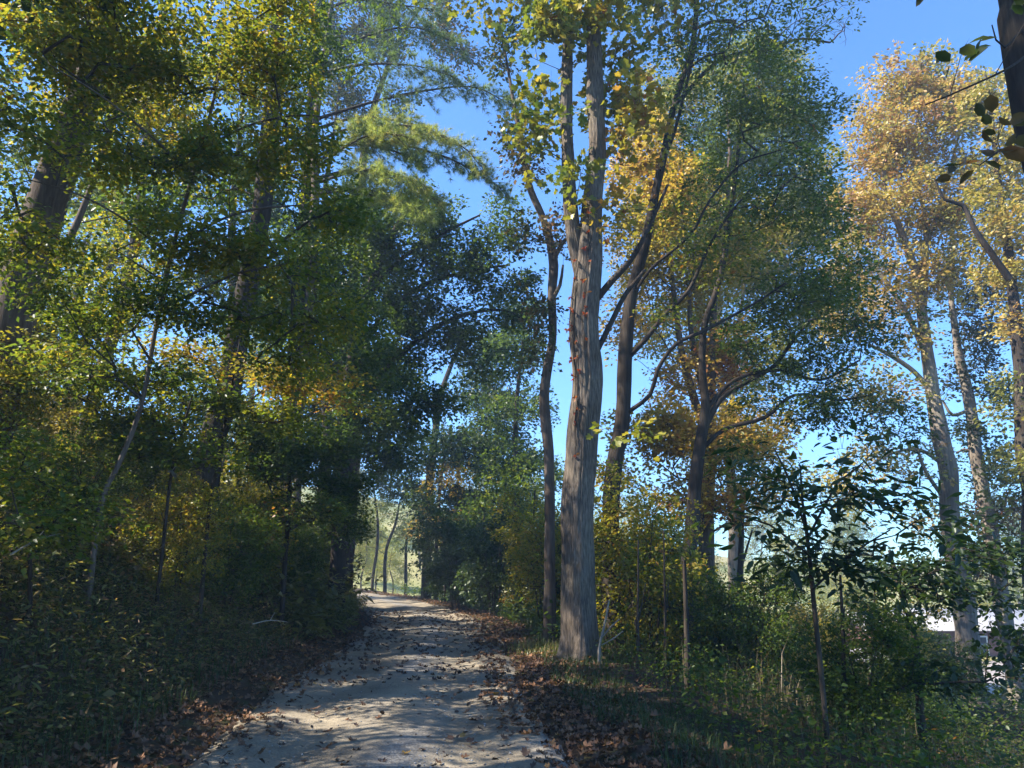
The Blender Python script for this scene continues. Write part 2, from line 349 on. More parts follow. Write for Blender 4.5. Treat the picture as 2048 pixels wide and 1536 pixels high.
# ------------------------------------------------------------------ trees
COVK = 1.9
def B(px, py, Y, rx, ry, cov=1.6, tone=.5, rd=None):
    """a crown mass: centre, radii in metres, coverage, tone"""
    s = Y / FPX
    rxm, rzm = rx * s, ry * s
    return (W(px, py, Y), np.array([rxm, rd if rd else max(.7, (rxm + rzm) * .6), rzm]), cov * COVK, tone)
def BW(x, y, z, r, cov=1.5, tone=.5, rz=None):
    return (np.array([x, y, z], float), np.array([r, r, rz or r * .8], float), cov * 1.25, tone)
def line_px(pts, Y):
    """[(px, py, width_px)], Y scalar or list -> world points and radii"""
    n = len(pts); Ys = [Y] * n if np.isscalar(Y) else Y
    P = np.array([W(a[0], a[1], q) for a, q in zip(pts, Ys)])
    r = np.array([a[2] * q / FPX / 2 for a, q in zip(pts, Ys)])
    return P, r
def to_ground(P, r, flare=1.25, lean=0.0):
    g = gz(P[0, 0], P[0, 1])
    if P[0, 2] > g - .1:
        b = np.array([P[0, 0] - lean, P[0, 1], g - .25]); P = np.concatenate([[b], P]); r = np.concatenate([[r[0] * flare], r])
    else:
        P = P.copy(); P[0, 2] = g - .25
    return P, r

def ygnd(px, py):
    """depth at which a pixel's sight line meets the ground"""
    Y = 4.0
    while Y < 40:
        p = W(px, py, Y)
        if p[2] <= gz(p[0], p[1]): return Y
        Y += .1
    return 40.0
def grow(trunks, blobs, g, size, per, shape='dia', step=.35, spray=.55, width=1.0, tilt=.35, droop=.12, nrmj=.5, upcost=1.2, flat=1.0, tonej=.13, twig_r=.004):
    """trunks: polylines (k,3),(k,). returns chains [(pts, parent_node, count)], leaf arrays"""
    nodes = []; par = []; trunkrad = []
    for P, r in trunks:
        q = smooth_line(np.concatenate([P, r[:, None]], 1), .3)
        base = None
        if nodes:
            A = np.array(nodes); base = int(np.argmin(((A - q[0, :3]) ** 2).sum(1)))
        for i, row in enumerate(q):
            par.append(base if i == 0 else len(nodes) - 1); nodes.append(row[:3]); trunkrad.append(row[3])
    nt = len(nodes)
    T = []; tn = []
    for c, rad, cov, tone in blobs:
        area = math.pi * rad[0] * rad[2]
        nl = cov * area / (.30 * size * size * width)
        k = max(1, int(round(nl / per)))
        v = g.normal(size=(k * 3 + 6, 3)); v = unit(v) * (g.random((len(v), 1)) ** .45)
        q = c + v * rad; f = 1.6 / max(size * 6, spray)                     # gaps and clusters inside the mass
        nz = vnoise(q * [f, f, f * 1.5], 21) + .35 * g.random(len(q)); q = q[np.argsort(-nz)[:k]]
        T.append(q); tn.append(np.clip(tone + g.normal(size=k) * tonej, 0, 1))
    if not T: return nodes, par, trunkrad, nt, [], None
    T = np.concatenate(T); tn = np.concatenate(tn)
    A0 = np.array(nodes)
    d0 = np.array([np.min(((A0[::2] - t) ** 2).sum(1)) for t in T])
    T = T[np.argsort(d0)]; tn = tn[np.argsort(d0)]
    NB = np.zeros((nt + len(T) * 40, 3)); NB[:nt] = A0; cnt = nt
    chains = []; D = np.zeros_like(T)
    zbase = A0[0, 2]
    for ti, t in enumerate(T):
        df = t - NB[:cnt]; dist = np.sqrt((df ** 2).sum(1))
        rise = df[:, 2] / np.maximum(dist, .05)
        cost = dist * (1 + upcost * np.clip(.25 - rise, 0, 1.3)) + np.where(NB[:cnt, 2] < zbase + 1.0, .8, 0)
        j = int(np.argmin(cost)); p0 = NB[j]; L = dist[j]
        k = max(1, min(38, int(L / step)))
        dirn = (t - p0) / max(L, 1e-3)
        ctrl = p0 + dirn * L * .5 + np.array([0, 0, .16 * L]) + g.normal(size=3) * .09 * L
        u = ((np.arange(k) + 1) / k)[:, None]
        path = (1 - u) ** 2 * p0 + 2 * u * (1 - u) * ctrl + u ** 2 * t
        if k > 2: path[:-1] += g.normal(size=(k - 1, 3)) * .035 * min(1, L)
        D[ti] = unit(path[-1] - (path[-2] if k > 1 else p0))
        idx = list(range(cnt, cnt + k))
        NB[cnt:cnt + k] = path; cnt += k
        par.extend([j] + idx[:-1])
        chains.append((j, idx))
    NB = NB[:cnt]; par = [(-1 if p is None else p) for p in par]
    count = np.zeros(cnt); 
    for j, idx in chains: count[idx[-1]] += 1
    pa = np.array(par)
    for i in range(cnt - 1, nt - 1, -1): count[pa[i]] += count[i]
    # leaves
    n = len(T) * per
    d = np.repeat(D, per, 0); d[:, 2] *= flat if flat < 1 else 1
    d = unit(d + np.array([0, 0, -.06]))
    upv = np.repeat(unit(np.array([0, 0, 1.]) + g.normal(size=T.shape) * tilt), per, 0)
    side = unit(np.cross(d, upv)); nn = np.cross(side, d)
    u = g.random(n) ** .8; s = g.uniform(-1, 1, n); s = np.sign(s) * np.abs(s) ** .8
    wv = np.sin(np.clip(u * 2.6 + .35, 0, math.pi)) * .62
    pos = np.repeat(T, per, 0) + (d * (u - .45)[:, None] + side * (s * wv)[:, None]) * spray + nn * (g.normal(size=n) * .09 * spray / .55)[:, None]
    pos[:, 2] -= droop * (u ** 2 + s ** 2 * .6) * spray
    ld = unit(d * .6 + side * (np.sign(s) * .75)[:, None] + g.normal(size=(n, 3)) * .33 + np.array([0, 0, -.22]))
    ln = unit(nn + g.normal(size=(n, 3)) * nrmj)
    sz = size * np.exp(g.normal(size=n) * .22)
    tone = np.clip(np.repeat(tn, per) + g.normal(size=n) * .12, 0, 1)
    return NB, par, trunkrad, nt, chains, (pos, ld, ln, sz, tone, count, D, T)

def thin(k, L): return [(c, r, cv * k, t) for c, r, cv, t in L]
def tree(name, label, cat, trunks, blobs, seed, leaf='maple', size=.12, per=26, shape='dia', bark='bark', limbs=(), group=None,
         sides=10, limb_parts=True, leaf_parts=0, ridge=0.0, leafcam=None, twigs=True, crown_name='crown', limb_bark=None, tree_kw=None, twig_r=.0036, expo=.43, dead=0):
    g = np.random.default_rng(seed)
    kw = dict(tree_kw or {})
    if shape in ('oval', 'lance') and not leaf_parts and trunks[0][0][0, 1] > 12:
        kw['width'] = .8 if shape == 'oval' else .55; shape = 'dia'
    base = trunks[0][0][0].copy(); base[2] = gz(base[0], base[1])
    root = thing(name, label, cat, base, group)
    NB, par, trad, nt, chains, lv = grow(list(trunks) + list(limbs), blobs, g, size, per, shape, **kw)
    # trunk
    acc = Acc()
    for ti, (P, r) in enumerate(trunks):
        st = .06 if ridge else .25
        q = smooth_line(np.concatenate([P, r[:, None]], 1), st)
        h = q[:, 2] - base[2]
        rr = q[:, 3] * (1 + (.1 if ti == 0 else 0) * np.exp(-np.clip(h, 0, 9) / .2))
        pts = q[:, :3].copy()
        pts[:, 0] += (vnoise(np.stack([h * .9, h * 0 + seed, h * 0], -1)) - .5) * q[:, 3] * .5
        if ridge:
            t = unit(np.gradient(pts, axis=0)); a = unit(np.cross(t, [[0, 1., 0]] * len(t))); b = np.cross(t, a)
            th = np.arange(sides) / sides * 2 * math.pi
            hh = np.repeat(h[:, None], sides, 1); tt = np.repeat(th[None], len(h), 0)
            cx, sy = np.cos(tt), np.sin(tt)
            nz = vnoise(np.stack([cx * 9 + hh * .25, sy * 9, hh * 1.3], -1), 3)
            nz2 = vnoise(np.stack([cx * 22, sy * 22, hh * 3.1], -1), 4)
            nl = vnoise(np.stack([cx * 1.3, sy * 1.3, hh * .5], -1), 5)
            but = np.maximum(0, np.sin(tt * 5 + 1.3 * np.sin(tt * 2))) * np.exp(-np.clip(hh, 0, 9) / .28) * (ti == 0) * .28
            rd = rr[:, None] * (1 + (nl - .5) * .22 + but) - ridge * (1 - np.abs(nz * 2 - 1)) ** 2 - ridge * .4 * nz2
            v = pts[:, None] + rd[..., None] * (np.cos(th)[None, :, None] * a[:, None] + np.sin(th)[None, :, None] * b[:, None])
            i = np.arange(len(h) - 1)[:, None] * sides; j = np.arange(sides)[None]; j2 = (j + 1) % sides
            f = np.stack([i + j, i + j2, i + sides + j2, i + sides + j], -1).reshape(-1, 4)
            acc.add(v.reshape(-1, 3), f)
        else:
            tube(acc, pts, rr * (1 + .1 * (vnoise(np.stack([h * 2.2, h * 0, h * 0 + ti], -1), 7) - .5)), sides)
    acc.build('trunk', M[bark], root, smooth=True)
    big = []
    for P, r in limbs:
        q = smooth_line(np.concatenate([P, r[:, None]], 1), .2)
        big.append((q[:, :3], q[:, 3]))
    tw = Acc()
    if chains:
        count = lv[5]; NBa = np.asarray(NB)
        for j, idx in chains:
            pts = np.concatenate([NBa[j:j + 1], NBa[idx]])
            c = np.concatenate([[count[idx[0]]], count[idx]])
            r = twig_r * np.maximum(c, 1) ** expo; r[-1] *= .6
            mx = float(r[0])
            if j < nt: r[0] = min(r[0], trad[j] * .8); r[1] = min(r[1], trad[j] * .7)
            if limb_parts and j < nt and mx > .022 and len(pts) > 3:
                q = smooth_line(np.concatenate([pts, r[:, None]], 1), .25); big.append((q[:, :3], q[:, 3]))
            elif twigs:
                tube(tw, pts, r, 3 if mx < .012 else 5)
        if twigs:
            T, D = lv[7], lv[6]; sp = kw.get('spray', .55)
            m = min(len(T), 1500)
            for t, d in zip(T[:m], D[:m]):
                e = t + d * sp * .5 + np.array([0, 0, -.05])
                tube(tw, [t, (t + e) / 2 + g.normal(size=3) * .02, e], [twig_r * .7, twig_r * .5, twig_r * .25], 3)
    for pts, r in big:
        a = Acc(); tube(a, pts, np.maximum(r, .004), 8 if r[0] > .03 else 6)
        a.build('limb', M[limb_bark or bark], root, smooth=True)
    if tw.v: tw.build('twigs', M['twig'], root, kind='stuff')
    if lv is not None:
        pos, ld, ln, sz, tone = lv[:5]; n = len(pos)
        near = np.zeros(n, bool)
        if leaf_parts:
            px = sz / np.linalg.norm(pos - [0, 0, CAMZ], axis=1)
            cxp = pos[:, 0] / np.maximum(pos[:, 1], .3); px = np.where((np.abs(cxp) < .72) & (pos[:, 1] > .5) & (pos[:, 2] < 1.5 + .85 * pos[:, 1]), px, 0)
            near[np.argsort(-px)[:leaf_parts]] = True
            from mathutils import Matrix
            me = {}
            tv, tf = SH[shape]
            for i in np.nonzero(near)[0]:
                key = int(tone[i] * 7.99)
                if key not in me:
                    a = Acc(); a.add(tv, tf, key / 8 + .06); me[key] = a.mesh('leaf', M[leaf])
                o = bpy.data.objects.new('leaf', me[key]); COL.objects.link(o); o.parent = root
                X = unit(ld[i]); Z = unit(ln[i] - X * (ln[i] @ X)); Yv = np.cross(Z, X); s = sz[i]; p = pos[i] - base
                o.matrix_local = Matrix([[X[0] * s, Yv[0] * s, Z[0] * s, p[0]], [X[1] * s, Yv[1] * s, Z[1] * s, p[1]], [X[2] * s, Yv[2] * s, Z[2] * s, p[2]], [0, 0, 0, 1]])
        far = ~near
        a = Acc(); w = kw.get('width', 1.0)
        place(a, shape, pos[far], ld[far], ln[far], sz[far], tone[far], w ** .5)
        if a.v: a.build(crown_name, M[leaf], root, kind='stuff')
    return root
def TP(pts, Y, ground_it=True, flare=1.2):
    P, r = line_px(pts, Y)
    return to_ground(P, r, flare) if ground_it else (P, r)
def ext(Pr, dz, dx=0., dy=0., rend=.03, n=3):
    """carry a trunk on above the frame"""
    P, r = Pr; q = np.array([P[-1] + np.array([dx, dy, dz]) * (i + 1) / n for i in range(n)])
    rr = np.linspace(r[-1], rend, n + 1)[1:]
    return np.concatenate([P, q]), np.concatenate([r, rr])

# ---- A: the forked tulip poplar beside the road
A1 = ext(TP([(1160, 1325, 70), (1163, 1180, 68), (1164, 1000, 68), (1166, 800, 66), (1170, 650, 64), (1178, 520, 60), (1188, 400, 46), (1192, 280, 42), (1190, 140, 38), (1187, -20, 34)], 12.4), 8, .3, .5)
A2 = ext(TP([(1166, 560, 34), (1150, 480, 36), (1142, 400, 33), (1133, 300, 31), (1133, 200, 29), (1136, 90, 26), (1140, -20, 24)], [12.4, 12.4, 12.4, 12.5, 12.6, 12.7, 12.8], False), 7, -1.0, .6)
A3 = TP([(1192, 600, 15.0), (1225, 560, 14.2), (1262, 520, 12.0), (1300, 450, 9.0), (1335, 370, 6.0)], [12.4, 12.2, 12.1, 12.0, 11.9], False)
A4 = TP([(1195, 700, 12.0), (1225, 640, 11.2), (1250, 590, 9.8), (1290, 540, 6.8)], [12.4, 12.6, 12.7, 13], False)
tree('tulip_poplar', 'big furrowed tulip poplar with a forked trunk standing at the road edge', 'tree', [A1, A2],
     thin(0.6, [B(1150, 50, 12.2, 110, 90, 1.5, .45), B(1090, 230, 12, 85, 80, 1.1, .45), B(1215, 180, 12.6, 70, 100, .9, .5), B(1120, 350, 11.9, 70, 50, .8, .4), B(1265, 250, 12.4, 70, 120, 1.2, .8),
      B(1060, 60, 12.6, 45, 80, .9, .3), B(1230, 60, 12.3, 80, 80, 1.2, .5), B(1240, 420, 12.4, 60, 50, .7, .75), B(1130, 270, 11.8, 60, 30, .5, .4), B(1240, 870, 11.6, 60, 25, .5, .55), B(1150, 440, 11.8, 50, 24, .4, .6),
      BW(1.5, 13, 16, 3.2, 1.3, .5), BW(-.3, 13, 14.5, 2.2, 1.2, .5), BW(3.2, 13, 14, 2.0, 1.2, .6)]),
     101, 'poplar', .12, 14, 'lobed', 'bark_pop', limbs=(A3, A4), limb_bark='bark_dark', sides=84, ridge=.024, leaf_parts=220, tree_kw=dict(spray=.5, droop=.25, nrmj=.6))
# ---- B: the thin crooked tree left of it
tree('crooked_tree', 'thin crooked tree just left of the forked tulip poplar', 'tree',
     [ext(TP([(1097, 1262, 26), (1098, 1150, 22), (1100, 1000, 20), (1099, 900, 20), (1094, 850, 22), (1090, 790, 20), (1097, 730, 20), (1104, 680, 17), (1103, 600, 18), (1108, 530, 20), (1100, 480, 18), (1084, 430, 16), (1062, 380, 15), (1048, 320, 12), (1038, 260, 10)], 15.5), 3.2, -.5, 0, .012)],
     [B(1010, 100, 15.5, 45, 60, .9, .25), B(1025, 250, 15.5, 40, 60, 1.0, .3), B(1050, 330, 15, 45, 60, .7, .5), B(1090, 620, 15.3, 45, 40, .8, .45), B(1060, 470, 15.6, 50, 50, .7, .3), B(1075, 700, 15.3, 40, 40, .7, .4), B(1120, 470, 15.2, 40, 60, .6, .6)],
     102, 'rust_dark', .10, 14, 'oval', 'bark', limbs=(TP([(1106, 520, 12), (1130, 480, 9), (1155, 470, 6)], 15.4, False), TP([(1104, 600, 10), (1120, 570, 8), (1126, 530, 5)], 15.3, False)), tree_kw=dict(spray=.45))
# ---- C: dark leaning tree right of the poplar
C = [(1222, 1040, 34), (1228, 930, 32), (1244, 850, 30), (1250, 760, 30), (1254, 690, 30), (1262, 600, 26), (1280, 520, 24), (1300, 440, 20), (1320, 340, 18), (1345, 220, 14), (1385, 90, 12), (1400, -60, 11)]
Cl = [TP([(1252, 720, 11.2), (1290, 680, 10.6), (1330, 630, 9.4), (1378, 580, 8.1), (1410, 510, 6.9), (1450, 440, 5.6), (1500, 380, 4.4)], [14, 13.8, 13.6, 13.4, 13.2, 13, 12.9], False),
      TP([(1248, 830, 9.4), (1300, 790, 8.7), (1315, 740, 8.7), (1350, 690, 8.1), (1400, 665, 7.5), (1450, 640, 6.2), (1520, 600, 5.0), (1580, 560, 3.1)], [14, 13.7, 13.5, 13.3, 13.1, 13, 13, 13], False),
      TP([(1262, 600, 7.5), (1300, 540, 6.9), (1380, 470, 6.2), (1420, 400, 5.6), (1480, 330, 4.4), (1560, 300, 3.1)], [14, 13.8, 13.6, 13.5, 13.3, 13], False),
      TP([(1320, 340, 8.7), (1350, 260, 8.1), (1375, 160, 7.5), (1400, 60, 6.2)], 13.6, False)]
WALNUT = tree('walnut_tree', 'dark leaning tree with long spreading limbs right of the forked poplar', 'tree',
     [ext(TP(C, 14), 4, 1.2, 0, .03)],
     thin(0.38, [B(1450, 470, 13.2, 120, 90, 1.1, 0.67), B(1570, 380, 13.2, 110, 120, 1.5, 0.52), B(1600, 560, 13.2, 120, 95, 1.5, 0.47), B(1490, 210, 13.2, 140, 100, 1.5, 0.57), B(1610, 220, 13.4, 95, 100, 1.4, 0.47),
      B(1340, 420, 13.6, 70, 70, .4, 0.77), B(1400, 90, 13.6, 110, 90, 1.0, 0.57), B(1540, 60, 13.4, 110, 60, 1.3, 0.47), B(1340, 250, 13.4, 60, 80, .5, 0.67), B(1660, 450, 13.4, 70, 80, 1.2, 0.47), B(1340, 620, 13.2, 60, 50, .5, 0.67), BW(5, 13.5, 14.5, 3, 1.2, .4)]),
     103, 'maple', .085, 30, 'lance', 'bark_dark', limbs=Cl, tree_kw=dict(spray=.5, width=.85, flat=.5, tilt=.25, droop=.3))
# ---- dark tree with low wide limbs (right of C)
tree('spreading_tree', 'dark tree with wide low limbs reaching right, behind the leaning tree', 'tree',
     [ext(TP([(1372, 1180, 30), (1385, 1060, 28), (1392, 960, 26), (1402, 880, 24), (1410, 820, 20), (1404, 740, 16), (1410, 650, 14), (1440, 560, 12), (1462, 420, 10), (1480, 280, 8)], 15), 1.5, .2, 0, .015)],
     thin(0.42, [B(1620, 700, 15, 130, 75, 1.6, .3), B(1500, 640, 15, 100, 70, 1.3, .35), B(1730, 640, 15, 100, 70, 1.4, .25), B(1560, 800, 15, 130, 60, 1.1, .35), B(1700, 800, 15, 110, 60, 1.2, .25), B(1450, 380, 15, 90, 90, 1.0, .4), B(1480, 900, 15, 100, 60, .7, .4), B(1800, 850, 15, 90, 50, .8, .25), B(1680, 560, 15.5, 90, 80, 1.2, .3)]),
     104, 'maple', .085, 30, 'lance', 'bark_dark',
     limbs=(TP([(1404, 870, 11.5), (1440, 800, 11.5), (1490, 765, 10.1), (1545, 735, 8.6), (1580, 690, 7.2), (1620, 640, 5.0)], 15, False), TP([(1402, 900, 9.4), (1450, 858, 8.6), (1530, 835, 7.9), (1590, 790, 6.5), (1680, 800, 5.0), (1740, 790, 2.9)], 15, False),
            TP([(1410, 820, 9.4), (1470, 760, 8.6), (1560, 740, 7.2), (1640, 760, 5.8), (1720, 720, 3.6)], 15, False)), tree_kw=dict(spray=.5, width=.85, flat=.5, tilt=.25, droop=.3))
# ---- D: many-stemmed russet tree with creeper
tree('red_maple', 'russet leaved tree with several rising stems between the leaning tree and the pale trunk', 'tree',
     [ext(TP([(1412, 1200, 34), (1412, 1050, 30), (1415, 950, 28), (1422, 870, 26), (1420, 800, 20), (1424, 700, 18), (1430, 600, 14), (1452, 470, 11), (1460, 300, 8)], 19), 1.5, 0, 0, .02),
      TP([(1418, 880, 18), (1385, 790, 17), (1362, 700, 14), (1350, 600, 11), (1335, 480, 8)], 19, False), TP([(1418, 840, 16), (1400, 760, 14), (1385, 690, 12), (1380, 600, 9), (1392, 480, 6)], 19, False)],
     thin(1.2, [B(1300, 500, 19, 90, 130, 1.5, .3), B(1290, 330, 19.5, 80, 120, 1.4, .5), B(1400, 560, 19.5, 90, 100, 1.2, .35), B(1440, 700, 19, 70, 80, 1.2, .75), B(1300, 850, 18, 90, 60, 1.3, .45), B(1400, 890, 17.5, 110, 70, 1.4, .5),
      B(1500, 860, 18, 90, 70, 1.1, .4), B(1260, 640, 19, 60, 80, .8, .5), B(1360, 760, 19, 90, 60, .8, .6), B(1370, 1000, 18, 120, 50, .8, .6), B(1350, 400, 19, 100, 100, 1.2, .45), B(1480, 480, 19.5, 80, 80, 1.0, .35), B(1480, 1000, 18, 100, 60, .8, .7), B(1250, 950, 17.5, 50, 60, .6, .4)]),
     105, 'russet', .10, 22, 'oval', 'bark', tree_kw=dict(spray=.5))
# ---- E: pale straight trunk behind
tree('birch_tree', 'straight tree with a pale sunlit trunk behind the russet one', 'tree',
     [ext(TP([(1470, 1150, 22), (1464, 1000, 21), (1458, 920, 20), (1450, 850, 19), (1442, 760, 15), (1436, 640, 12), (1440, 480, 9), (1450, 330, 6)], 26), 1, 0, 0, .02), TP([(1452, 880, 12), (1465, 800, 10), (1470, 700, 8), (1490, 560, 6)], 26, False)],
     thin(1.25, [B(1500, 500, 27, 140, 120, 1.7, .5), B(1620, 420, 27.5, 90, 110, 1.5, .5), B(1640, 620, 27, 90, 80, 1.2, .45), B(1500, 160, 27.5, 120, 90, 1.5, .4), B(1330, 200, 27, 90, 100, 1.2, .5), B(1440, 320, 27, 110, 110, 1.5, .25), B(1560, 270, 27.5, 90, 110, 1.4, .3), B(1400, 440, 27, 90, 90, 1.3, .5), B(1380, 660, 27, 110, 70, 1.0, .5), B(1500, 720, 27, 100, 80, 1.0, .5), B(1460, 880, 26, 90, 60, 1.0, .55), B(1560, 960, 26, 80, 60, .7, .6)]),
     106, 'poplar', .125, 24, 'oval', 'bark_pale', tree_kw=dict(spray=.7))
# ---- F: tall golden poplar at the right
F = [(1940, 1330, 44), (1922, 1200, 40), (1908, 1080, 37), (1896, 960, 35), (1884, 880, 33), (1868, 790, 28), (1854, 700, 24), (1845, 630, 21), (1835, 560, 18), (1818, 510, 16), (1800, 460, 13), (1775, 400, 10), (1765, 310, 7)]
Fl = [TP([(1866, 790, 11), (1830, 745, 10), (1780, 710, 9), (1740, 690, 6)], 22, False), TP([(1860, 730, 12), (1820, 640, 11), (1770, 560, 9), (1720, 500, 7), (1690, 430, 4)], 22, False),
      TP([(1846, 640, 12), (1852, 540, 11), (1850, 440, 9), (1830, 320, 7), (1840, 200, 4)], 22, False), TP([(1836, 570, 11), (1856, 480, 9), (1890, 380, 7), (1920, 260, 4)], 22, False), TP([(1888, 930, 8), (1840, 900, 7), (1790, 905, 5), (1740, 930, 3)], 22, False), TP([(1890, 1000, 8), (1850, 940, 7), (1830, 880, 5)], 22, False)]
tree('golden_poplar', 'tall poplar with a round crown of golden leaves against the blue sky', 'tree', [TP(F, 22)],
     thin(0.85, [B(1790, 175, 22, 90, 80, 1.5, .6), B(1760, 300, 22, 100, 90, 1.7, .6), B(1850, 260, 22, 100, 110, 1.8, .55), B(1910, 190, 22, 60, 80, 1.5, .45), B(1800, 420, 22, 110, 90, 1.8, .55), B(1890, 430, 22, 80, 100, 1.5, .4),
      B(1720, 400, 22, 60, 60, 1.0, .6), B(1700, 520, 22, 70, 60, 1.0, .5), B(1790, 560, 22, 90, 70, 1.3, .5), B(1870, 570, 22, 60, 70, 1.1, .4), B(1720, 640, 22, 80, 50, .9, .6), B(1800, 680, 22, 60, 40, .7, .4), B(1720, 760, 22, 90, 50, .9, .35), B(1800, 800, 22, 70, 50, .7, .3), B(1760, 900, 22, 90, 50, .7, .3), B(1840, 930, 22, 60, 60, .6, .3), B(1700, 980, 23, 90, 50, .7, .35), B(1840, 1040, 23, 80, 40, .7, .3), B(1850, 130, 22, 40, 40, 1.2, .3)]),
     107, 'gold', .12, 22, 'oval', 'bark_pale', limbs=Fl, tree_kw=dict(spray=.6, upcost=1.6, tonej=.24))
# ---- G, H
tree('slim_poplar', 'slimmer pale trunk leaning beside the golden poplar, thinly leaved', 'tree',
     [ext(TP([(2022, 1320, 30), (1998, 1150, 28), (1980, 1060, 27), (1966, 980, 26), (1952, 900, 24), (1936, 800, 22), (1925, 740, 19), (1910, 660, 14), (1902, 590, 11), (1905, 480, 8)], 24), 1, .2, 0, .02)],
     [B(1960, 700, 24, 60, 60, .9, .3), B(1990, 620, 24, 60, 70, 1.2, .5), B(1940, 560, 24, 60, 60, 1.1, .5), B(1920, 860, 24, 40, 50, .7, .2), B(1980, 800, 24, 50, 50, .8, .2), B(1985, 920, 24, 60, 60, .9, .2), B(2000, 1020, 24, 70, 60, 1.2, .6), B(1960, 1120, 24, 70, 50, 1.1, .5), B(1900, 760, 24, 50, 40, .5, .3)],
     108, 'rust_dark', .12, 22, 'oval', 'bark_pale', limbs=(TP([(1938, 820, 8), (1905, 830, 7), (1885, 800, 4)], 24, False), TP([(1966, 960, 8), (1940, 900, 6), (1915, 905, 4)], 24, False)), tree_kw=dict(spray=.6))
tree('edge_poplar', 'dark trunked tree under yellow leaves at the right edge of the view', 'tree',
     [ext(TP([(2072, 1200, 34), (2060, 1000, 32), (2048, 860, 30), (2038, 700, 27), (2025, 600, 22), (2012, 470, 17), (1995, 350, 12), (1980, 200, 8)], 20), 1, 0, 0, .02)],
     thin(0.9, [B(2010, 330, 20, 80, 110, 1.6, .35), B(1985, 200, 20, 60, 70, 1.4, .25), B(2030, 500, 20, 80, 90, 1.5, .45), B(1960, 440, 20, 60, 70, 1.2, .4), B(2040, 640, 20, 60, 60, 1.2, .5), B(2030, 800, 20, 60, 60, .9, .1), B(2040, 950, 20, 60, 90, 1.2, .1), B(2000, 560, 20, 60, 50, 1.0, .4), BW(16, 20, 14, 3, 1.2, .4)]),
     109, 'gold', .12, 24, 'oval', 'bark_dark', tree_kw=dict(spray=.6), limbs=(TP([(2020, 560, 16), (1985, 510, 14), (1950, 460, 12), (1925, 410, 9), (1890, 400, 6), (1870, 360, 4)], 17, False),))
# ---- I: near trunk, top right, with big dark leaves
I1 = ext(to_ground(*(lambda q: (q[0][::-1], q[1][::-1]))(line_px([(2026, -60, 88), (2038, 30, 90), (2056, 120, 94), (2084, 240, 100), (2130, 400, 104), (2200, 640, 108), (2290, 1000, 116)], 4.6))), 6, -.8, .3, .05)
Ib = [TP([(2080, 90, 9), (2030, 128, 6), (1990, 150, 5), (1900, 190, 4), (1850, 210, 3)], [4.6, 4.2, 4, 3.9, 3.9], False), TP([(2060, 40, 8), (2010, 95, 5), (1992, 80, 4), (1984, 50, 3)], [4.6, 4.3, 4.2, 4.2], False),
      TP([(2100, 240, 9), (2050, 285, 6), (2000, 300, 5), (1960, 330, 3)], [4.6, 4, 3.8, 3.7], False)]
tree('leaning_tree', 'dark near trunk leaning into the top right corner with big drooping leaves', 'tree', [I1],
     [B(1975, 75, 4.2, 25, 35, .6, .3), B(1985, 105, 4.2, 30, 20, .6, .3), B(1850, 145, 3.9, 50, 22, .55, .3), B(1975, 270, 3.8, 50, 40, .5, .6), B(1935, 330, 3.7, 45, 40, .5, .5), BW(3.6, 5, 7.5, 1.2, .8, .4), BW(4.8, 4.6, 6.2, 1.0, .7, .4)],
     110, 'rust_dark', .10, 5, 'oval', 'bark_dark', limbs=Ib, sides=24, leaf_parts=80, tree_kw=dict(spray=.22, droop=.5, nrmj=.8), twig_r=.0022)
# bare branch against the sky
g = np.random.default_rng(77)
rt = WALNUT
def wander(acc, p, d, L, r, lev):
    k = max(3, int(L / .14)); P = [p]
    for i in range(k):
        d = unit(d + g.normal(size=3) * .17 + np.array([0, 0, .03])); P.append(P[-1] + d * L / k)
    P = np.array(P); tube(acc, P, np.linspace(r, r * .35, len(P)), 4 if lev < 2 else 3)
    if lev < 3:
        for i in range(1, len(P)):
            if g.random() < (.75, .7, .5)[lev]:
                s = unit(np.cross(d, [0, 1, .1])) * g.choice([-1, 1]); wander(acc, P[i], unit(d * .7 + s * .8 + g.normal(size=3) * .25), L * g.uniform(.25, .45), r * .5, lev + 1)
a = Acc(); s0 = W(1450, 30, 15.5)
lb = Acc(); q = smooth_line(np.array([W(1345, 215, 13.9), W(1440, 120, 14.5), W(1530, 100, 15.2), W(1600, 78, 15.6), W(1660, 85, 15.5)]), .1); tube(lb, q, np.linspace(.045, .025, len(q)), 6)
wander(a, W(1660, 85, 15.5), unit(np.array([.9, 0, .35])), 1.25, .02, 0); wander(a, W(1620, 80, 15.5), unit(np.array([.7, .1, .8])), 1.0, .016, 1)
q = smooth_line(np.array([W(1450, 42, 15.5), W(1470, 44, 15.5), W(1460, 42, 15.6), W(1420, 45, 15.5), W(1370, 70, 15.5)]), .1); tube(lb, q, np.linspace(.055, .03, len(q)), 6)
wander(a, W(1600, 20, 15.6), unit(np.array([.9, 0, .1])), 1.1, .014, 1); wander(a, W(1520, 90, 15.6), unit(np.array([.8, 0, .5])), 1.3, .018, 0)
lb.build('bare_limb', M['bark_dark'], rt, smooth=True); a.build('bare_twigs', M['twig'], rt, kind='stuff')
